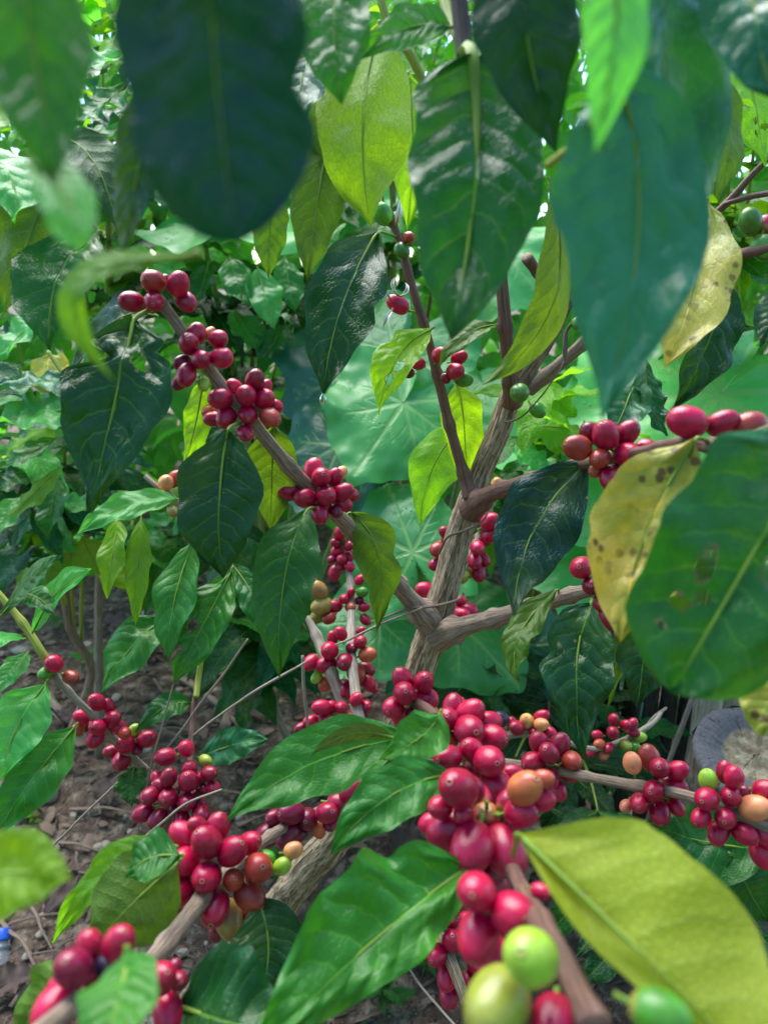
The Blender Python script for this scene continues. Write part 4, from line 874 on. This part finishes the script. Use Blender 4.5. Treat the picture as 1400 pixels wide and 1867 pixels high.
L(b12, 1395, 1545, 1170, 1500, 120, .50, .52, 'md', m=(1285, 1535), n=(0, .7, 1))
L(b12, 1330, 1560, 1400, 1680, 100, .5, .5, 'md', n=(0, .5, 1))
b13 = br([(800, 1350, .80, 14), (880, 1350, .80, 15), (950, 1338, .80, 14), (1010, 1345, .80, 12), (1090, 1365, .82, 10), (1180, 1325, .85, 9), (1205, 1300, .86, 7)], M_DRY)
cherries(b13, .80, (970, 1328), '942 1327 15 R;960 1314 13 P;986 1321 13 P;987 1306 12 R;1002 1335 11 R;972 1335 9 R;930 1315 9 R')
cherries(b13, .83, (1120, 1345), '1118 1311 11 R;1117 1335 12 R;1140 1322 10 R;1152 1320 10 R;1154 1335 10 R;1166 1344 11 Y;1140 1359 11 Y;1155 1362 10 G;1110 1364 10 R;1092 1357 10 O;1100 1378 9 O;1078 1371 10 R;1088 1340 9 R')
b14 = br([(720, 1600, .86, 26), (760, 1640, .74, 26), (795, 1700, .64, 28), (825, 1760, .60, 26), (850, 1830, .58, 20)], M_TRUNK, label='fibrous low branch with a hanging bunch')
cherries(b14, .62, (812, 1725), '797 1742 20 R;825 1715 21 R;770 1711 19 R;737 1709 18 R;797 1675 20 R;822 1677 17 R;872 1762 19 R;815 1781 20 R;852 1792 19 R;818 1817 17 R;832 1647 16 W;846 1677 15 R;850 1830 12 W;890 1775 13 R;870 1800 12 D;755 1690 11 D')
# --- the lower left shoots
sh = thing('coffee_shoot', 'young coffee shoot with green stem and small cherry bunch at the lower left', 'bush', on_ground(300, 1470), 'coffee shoots at the lower left')
s1 = br([(-60, 1020, .62, 14), (0, 1085, .62, 14), (45, 1140, .62, 15), (78, 1192, .62, 17), (100, 1225, .63, 16)], M_GSTEM, sh, label='bright green stem tip')
s2 = br([(95, 1220, .63, 15), (120, 1255, .635, 14), (165, 1300, .65, 14), (210, 1350, .68, 16), (255, 1395, .72, 18), (300, 1440, .9, 18), (305, 1475, 1.2, 18)], M_DRY, sh)
cherries(s1, .63, (105, 1222), '99 1210 16 R;85 1228 14 G;130 1235 14 M')
cherries(s2, .665, (190, 1325), '178 1326 17 R;205 1311 16 R;174 1346 16 R;177 1280 16 R;150 1307 14 R;217 1326 14 R;199 1287 12 R;142 1330 12 O;228 1337 13 M;160 1325 10 D')
cherries(s2, .70, (240, 1365), '228 1357 17 R;222 1387 18 R;268 1347 17 R;204 1370 13 W;247 1332 13 Y;250 1365 12 D')
for a in [(85, 1245, 0, 1425, 108, 'lt', (30, 1330)), (137, 1325, -15, 1530, 100, 'gr', (60, 1420)), (5, 1120, 112, 1012, 46, 'md', (60, 1055)), (62, 1150, 166, 1036, 62, 'lt', (105, 1080)), (45, 1165, -20, 1195, 40, 'lt', (10, 1165)), (52, 1190, -15, 1275, 46, 'lt', (20, 1225)), (30, 1080, 100, 1120, 40, 'md', (70, 1090))]:
    L(s1, a[0], a[1], a[2], a[3], a[4], .61, .57, a[5], m=a[6], n=(.1, .7, 1), wave=.08, cup=.12)
sh2 = thing('coffee_shoot', 'young coffee shoot with a yellow stalk and dark red bunch in the bottom left middle', 'bush', on_ground(335, 1600), 'coffee shoots at the lower left')
s3 = br([(366, 1195, .70, 9), (360, 1250, .70, 11), (354, 1290, .69, 12), (350, 1340, .68, 12), (345, 1400, .66, 14), (318, 1450, .64, 18), (305, 1520, .70, 20), (325, 1595, .9, 22), (335, 1602, 1.35, 22)], M_BROWN, sh2)
pxtube('green_tip', [(378, 1120, .71, 9), (368, 1195, .70, 11), (362, 1240, .698, 13), (358, 1272, .69, 13)], M_GSTEM, sh2, 10, 6, .02)
cherries(s3, .655, (355, 1385), '302 1380 16 W;340 1365 15 R;375 1386 11 Y')
cherries(s3, .64, (325, 1455), '307 1454 19 W;273 1451 17 W;308 1417 17 W;344 1424 19 W;341 1462 18 W;367 1484 19 W;332 1498 18 R;288 1493 17 W;262 1482 18 W;295 1432 14 W;288 1420 13 W;346 1402 15 W;382 1410 14 W;369 1417 12 W;389 1436 13 W;370 1440 13 W;356 1450 11 D;320 1475 12 D;284 1546 16 R;365 1465 12 D')
for a in [(352, 992, 308, 1205, 84, 'gr', (318, 1095)), (422, 1040, 315, 1247, 92, 'gr', (368, 1145))]:
    L(s3, a[0], a[1], a[2], a[3], a[4], .60, .57, a[5], m=a[6], n=(-.1, .5, 1), wave=.1, holes=((.52, -.35, .05, .2), (.72, -.75, .03, .25)) if a[0] > 400 else (), bites=((.78, -1, .35, .05),) if a[0] > 400 else (), hi=a[0] > 400)
for a in [(365, 1382, 492, 1348, 58, 'tl', (425, 1358)), (348, 1282, 248, 1335, 48, 'md', (300, 1290)), (300, 1130, 183, 1272, 92, 'gr', (240, 1180)), (325, 910, 135, 980, 56, 'lt', (225, 925)), (216, 945, 195, 1092, 54, 'yg', (205, 1015)), (258, 945, 248, 1142, 48, 'lm', (252, 1040)), (425, 1030, 500, 1180, 60, 'md', (470, 1100)), (245, 1400, 240, 1470, 60, 'md', (240, 1430))]:
    L(s3, a[0], a[1], a[2], a[3], a[4], .70, .67, a[5], m=a[6], n=(-.1, .6, 1), wave=.14)
sh3 = thing('coffee_shoot', 'coffee twig with pinkish half ripe cherries behind the dark left leaves', 'bush', on_ground(250, 1180), 'coffee shoots at the lower left')
s4 = br([(265, 868, .74, 10), (285, 885, .74, 10), (315, 905, .75, 10), (340, 960, .8, 12), (330, 1050, 1.0, 14), (250, 1185, ground_depth(1180), 16)], M_DRY, sh3)
cherries(s4, .74, (300, 895), '303 880 15 P;319 873 14 M;277 907 15 P;315 932 11 B;338 963 11 R;342 980 8 R;300 908 10 R')
# --- overhanging branches that come in from outside the frame
def hangs(label, x, y, d, twigs, grp='leafy coffee branches hanging into the view', mat=M_BROWN):
    t = thing('coffee_branch', label, 'branch', P(x, y, d), grp)
    for q in twigs: pxtube('twig', q, mat, t, 12, 8, .04)
    return t
h1 = hangs('blurred dark coffee branch whose broad drooping leaf covers the upper left', 380, -330, .2, [[(-500, -420, .3, 60), (100, -340, .17, 60), (400, -250, .125, 56), (700, -330, .2, 50)]])
L(h1, 385, -230, 432, 442, 365, .125, .142, (.0015, .036, .022, .12), dim=True, m=(392, 120), n=(.0, .0, 1), round_=True, cup=.03, wave=.06, bow=-.01, freq=1.6, bites=((.57, 1, .22, .08), (.57, -1, .08, .10)), quilt=0, hi=True, pr=.0003)
L(h1, 268, 130, 215, 480, 95, .23, .25, 'dk', m=(250, 320), n=(-.3, .3, 1), wave=.05)
h2 = hangs('blurred mid green coffee branch down the left edge with a curled lime leaf', -80, -200, .2, [[(-500, -300, .3, 50), (-150, -220, .2, 50), (60, -260, .2, 46), (250, -330, .22, 40)]])
L(h2, 20, -190, 100, 345, 205, .14, .14, 'gr', m=(62, 90), n=(.25, .4, 1), wave=.04, quilt=.003, bow=-.03)
L(h2, 60, 290, 140, 455, 95, .145, .135, 'lt', m=(120, 360), n=(-.1, .9, 1), wave=.04, round_=True)
L(h2, 345, 468, 212, 698, 66, .17, .17, 'lm', m=(140, 525), n=(-.2, .5, 1), wave=.03, bow=.0)
h3 = hangs('coffee branch with dark stem and a broad glossy leaf hanging at top centre', 838, -60, .32, [[(820, -300, .33, 36), (832, -60, .325, 36), (842, 50, .32, 36), (846, 108, .315, 34)]], mat=M_DARKW)
L(h3, 862, 104, 822, 622, 250, .295, .275, (.008, .075, .018, .34), m=(866, 330), n=(.05, .35, 1), cup=.08, wave=.06, quilt=.014, bow=-.03, hi=True, round_='w', pr=.0026, pet=(845, 96, .315))
L(h3, 822, 50, 650, 112, 90, .35, .36, 'gr', m=(740, 52), n=(.1, .15, 1), wave=.05)
h4 = hangs('blurred teal coffee branch with a long leaf hanging over the upper right', 1150, -240, .2, [[(700, -420, .3, 50), (1000, -280, .22, 52), (1200, -240, .2, 54), (1600, -320, .24, 50)]])
L(h4, 1120, 120, 1098, 765, 300, .205, .20, (.014, .12, .06, .15), dim=True, m=(1165, 400), n=(.05, .6, 1), cup=.06, wave=.05, quilt=.003, bow=-.03, asym=1.1, hi=True, pr=.0007)
L(h4, 1180, -170, 1215, 420, 285, .225, .26, 'tl', dim=True, m=(1215, 100), n=(.2, .6, 1), wave=.06, cup=.1, round_=True, bow=-.03, pr=.0004)
L(h4, 960, -150, 1015, 285, 190, .25, .26, 'dk', dim=True, m=(960, 60), n=(-.2, .4, 1), wave=.05)
L(h4, 1125, -150, 1085, 275, 120, .155, .16, 'lt', m=(1120, 60), n=(.1, .9, 1), wave=.02, quilt=.003)
pxtube('leaf_stalk', [(1100, 60, .17, 22), (1095, 190, .19, 18), (1060, 250, .215, 16), (1000, 300, .24, 18)], M_GSTEM, h4, 8, 6, 0)
L(h4, 1385, -130, 1425, 190, 180, .24, .22, 'tl', m=(1375, 40), n=(-.2, .5, 1))
h5 = hangs('sharp coffee branch with backlit yellow green leaves hanging at top centre left', 690, -160, .44, [[(690, -320, .44, 20), (680, -160, .44, 20), (700, 20, .45, 18), (748, 100, .46, 20), (772, 150, .47, 16)], [(775, -200, .47, 22), (800, -60, .46, 24), (815, 20, .45, 22), (835, 70, .44, 18)]], mat=M_GSTEM)
L(h5, 690, 50, 677, 415, 178, .46, .43, 'yg', m=(662, 230), back=True, n=(.1, .1, 1), wave=.05, cup=.06)
L(h5, 612, -90, 622, 190, 140, .31, .30, 'gr', m=(610, 60), n=(-.2, .3, 1), wave=.05)
L(h5, 560, 5, 528, 245, 118, .44, .42, 'yg', m=(510, 110), back=True, n=(.1, .1, 1), wave=.08)
L(h5, 600, 62, 548, 242, 105, .45, .40, 'tl', m=(552, 140), n=(.1, .9, 1), wave=.12, cup=.2)
L(h5, 612, 190, 560, 515, 96, .47, .45, 'ol', m=(580, 360), back=True, n=(.3, .1, 1), wave=.08)
L(h5, 640, 150, 585, 310, 90, .46, .46, 'ol', m=(600, 230), back=True, n=(.1, .1, 1), wave=.1)
L(h5, 500, 330, 490, 508, 66, .46, .46, 'ol', m=(492, 420), back=True, n=(.1, .1, 1))
L(h5, 745, 140, 742, 420, 90, .50, .50, 'yg', m=(752, 270), back=True, n=(.2, .1, 1))
L(h5, 700, 60, 640, 120, 60, .42, .42, 'tl', n=(0, .9, 1))
h6 = hangs('coffee branch with unripe green cherries and hole spotted leaves at the upper right', 1430, 380, .46, [[(1480, 420, .46, 24), (1400, 452, .47, 22), (1340, 466, .48, 22), (1290, 485, .5, 20)], [(1290, 400, .5, 12), (1330, 365, .49, 16), (1365, 325, .48, 14), (1400, 290, .47, 10), (1450, 250, .46, 10)], [(1320, 372, .49, 10), (1370, 358, .48, 12), (1420, 350, .47, 12)], [(1270, 5, .42, 22), (1262, 25, .42, 22), (1300, -60, .41, 22), (1400, -200, .4, 22)]])
cherries(h6, .475, (1385, 435), '1367 404 21 G;1394 410 19 R;1392 452 22 G;1402 440 18 G', flat=True)
cherries(h6, .475, (1400, 425), '1420 420 20 R', flat=True)
L(h6, 1338, 40, 1392, 305, 130, .50, .47, 'lm', m=(1370, 160), back=True, n=(.1, .1, 1), holes=((.62, -.3, .03, .18), (.72, -.15, .02, .1), (.74, .3, .02, .12), (.8, -.2, .018, .1)), hi=True, label='lime leaf pierced by brown edged holes')
L(h6, 1305, 128, 1308, 372, 82, .45, .44, 'ol', m=(1328, 240), n=(.5, .2, 1), wave=.15, back=True)
L(h6, 1288, 372, 1212, 670, 140, .46, .42, 'ye', m=(1262, 530), n=(-.1, .5, 1), yellow=True, wave=.08, label='yellow ageing leaf')
L(h6, 1305, 505, 1222, 748, 112, .50, .48, 'dk', m=(1290, 620), n=(.5, .5, 1), wave=.1, cup=.3)
L(h6, 1175, 655, 1215, 795, 60, .50, .49, 'tl', m=(1185, 730), n=(.3, .5, 1), wave=.25, twist=.6)
L(h6, 1160, 680, 1115, 790, 88, .50, .47, 'tl', m=(1140, 740), n=(-.1, .6, 1), wave=.1)
L(h6, 1430, 520, 1384, 635, 60, .47, .45, 'dk', n=(-.1, .5, 1))
h7 = hangs('dark green coffee branch with glossy leaves at the left edge below the blur', -60, 330, .5, [[(-250, 250, .55, 20), (-40, 300, .5, 18), (70, 320, .47, 14), (140, 370, .46, 10), (185, 430, .46, 8)]])
L(h7, 178, 428, 92, 640, 165, .45, .42, 'md', m=(105, 510), n=(-.1, .5, 1), wave=.07, cup=.2, bites=((.45, 1, .3, .06),))
L(h7, 125, 250, 5, 575, 150, .46, .46, 'ol', m=(60, 420), back=True, n=(.1, .1, 1), wave=.1)
L(h7, 110, 250, 214, 420, 100, .45, .43, 'dk', m=(175, 300), n=(.2, .1, 1), back=True)
L(h7, -40, 270, 25, 405, 110, .46, .42, 'lt', m=(20, 320), n=(.1, 1.0, .8))
h8 = hangs('blurred lime coffee leaf poking in low at the left edge', -160, 1640, .2, [[(-600, 1900, .3, 30), (-300, 1700, .22, 26), (-90, 1610, .19, 20)]], mat=M_GSTEM)
L(h8, -85, 1610, 132, 1602, 130, .19, .175, 'yg', m=(30, 1590), n=(0, .6, 1), wave=.04)
# --- long dry stalks lying across
def stalk(lab, *spec): 
    o = pxtube('dry_stalk', spec, M_DRY, None, 7, 8, 0, wob=.001); tag(o, lab, 'stalk', 'thin dry stalks'); return o
stalk('thin dry stalk slanting from below the hanging leaves down to the cherry shoot', (452, 1165, .62, 4), (400, 1240, .64, 5), (345, 1310, .66, 5), (280, 1405, .70, 6))
stalk('long pale stalk rising right from the cherry shoot to the fork branch', (250, 1420, .70, 5), (340, 1350, .68, 5), (420, 1290, .67, 5), (500, 1240, .66, 6), (560, 1205, .70, 4))
stalk('dry stalk crossing the soil up to the small bunch', (95, 1545, .80, 5), (170, 1470, .76, 5), (235, 1410, .72, 6))
stalk('forked pale straw in front of the dark red bunch', (235, 1550, .62, 5), (290, 1505, .61, 6), (340, 1465, .60, 5), (405, 1440, .60, 5))
stalk('upright dry stalk beside the dangling bunch', (552, 1195, .70, 7), (555, 1260, .70, 7), (562, 1325, .71, 6))
stalk('dark wiry tendril from the trunk across the dangling cherries', (770, 1108, .68, 4), (700, 1135, .68, 5), (640, 1165, .70, 5), (610, 1175, .72, 3))
stalk('dark upright straw under the hole eaten leaf', (318, 1240, .62, 3), (300, 1310, .63, 4), (275, 1400, .66, 4), (240, 1570, .75, 4))
stalk('curved dry straw at the bottom under the small bunch', (728, 1735, .62, 4), (760, 1790, .60, 5), (800, 1835, .58, 5), (850, 1890, .56, 5))
stalk('thin grey twig in the dark gap at lower right', (1165, 1345, .90, 6), (1190, 1310, .9, 9), (1215, 1290, .9, 5))
# a drop of water at a leaf tip
p = P(589, 728, .505); V, Fc = lathe([(.0002, .0042), (.0012, .003), (.0021, .0012), (.0024, -.0002), (.0021, -.0015), (.0012, -.0023), (.0002, -.0026)], p, Quaternion())
kw_ = NT('water'); g = kw_.n('BsdfPrincipled'); g.inputs['Transmission Weight'].default_value = 1; g.inputs['Roughness'].default_value = 0; g.inputs['IOR'].default_value = 1.33
tag(mk('water_drop', V, Fc, kw_.done(g.outputs[0]), None, p), 'clear water drop hanging from the dark leaf tip in the middle', 'water drop')
# fallen green cherries on the ground at lower right
for x, y, r, k, lab in [(1070, 1770, 13, 'G', 'green cherry lying on the soil, left of its pair'), (1096, 1757, 13, 'G', 'green cherry lying on the soil beside a purple one'), (1089, 1738, 13, 'D', 'purple cherry lying on the soil')]:
    d = 1.0; o = bpy.data.objects.new('cherry', CH[0]); COL.objects.link(o); o.location = P(x, y, ground_depth(y)) + Vector((0, 0, .01)); s_ = r * ground_depth(y) / F; o.scale = (s_,) * 3; o.rotation_euler = (1.2 + x, .4, y); o.color = CC[k] + (1,)
    tag(o, lab, 'cherry', 'fallen cherries')
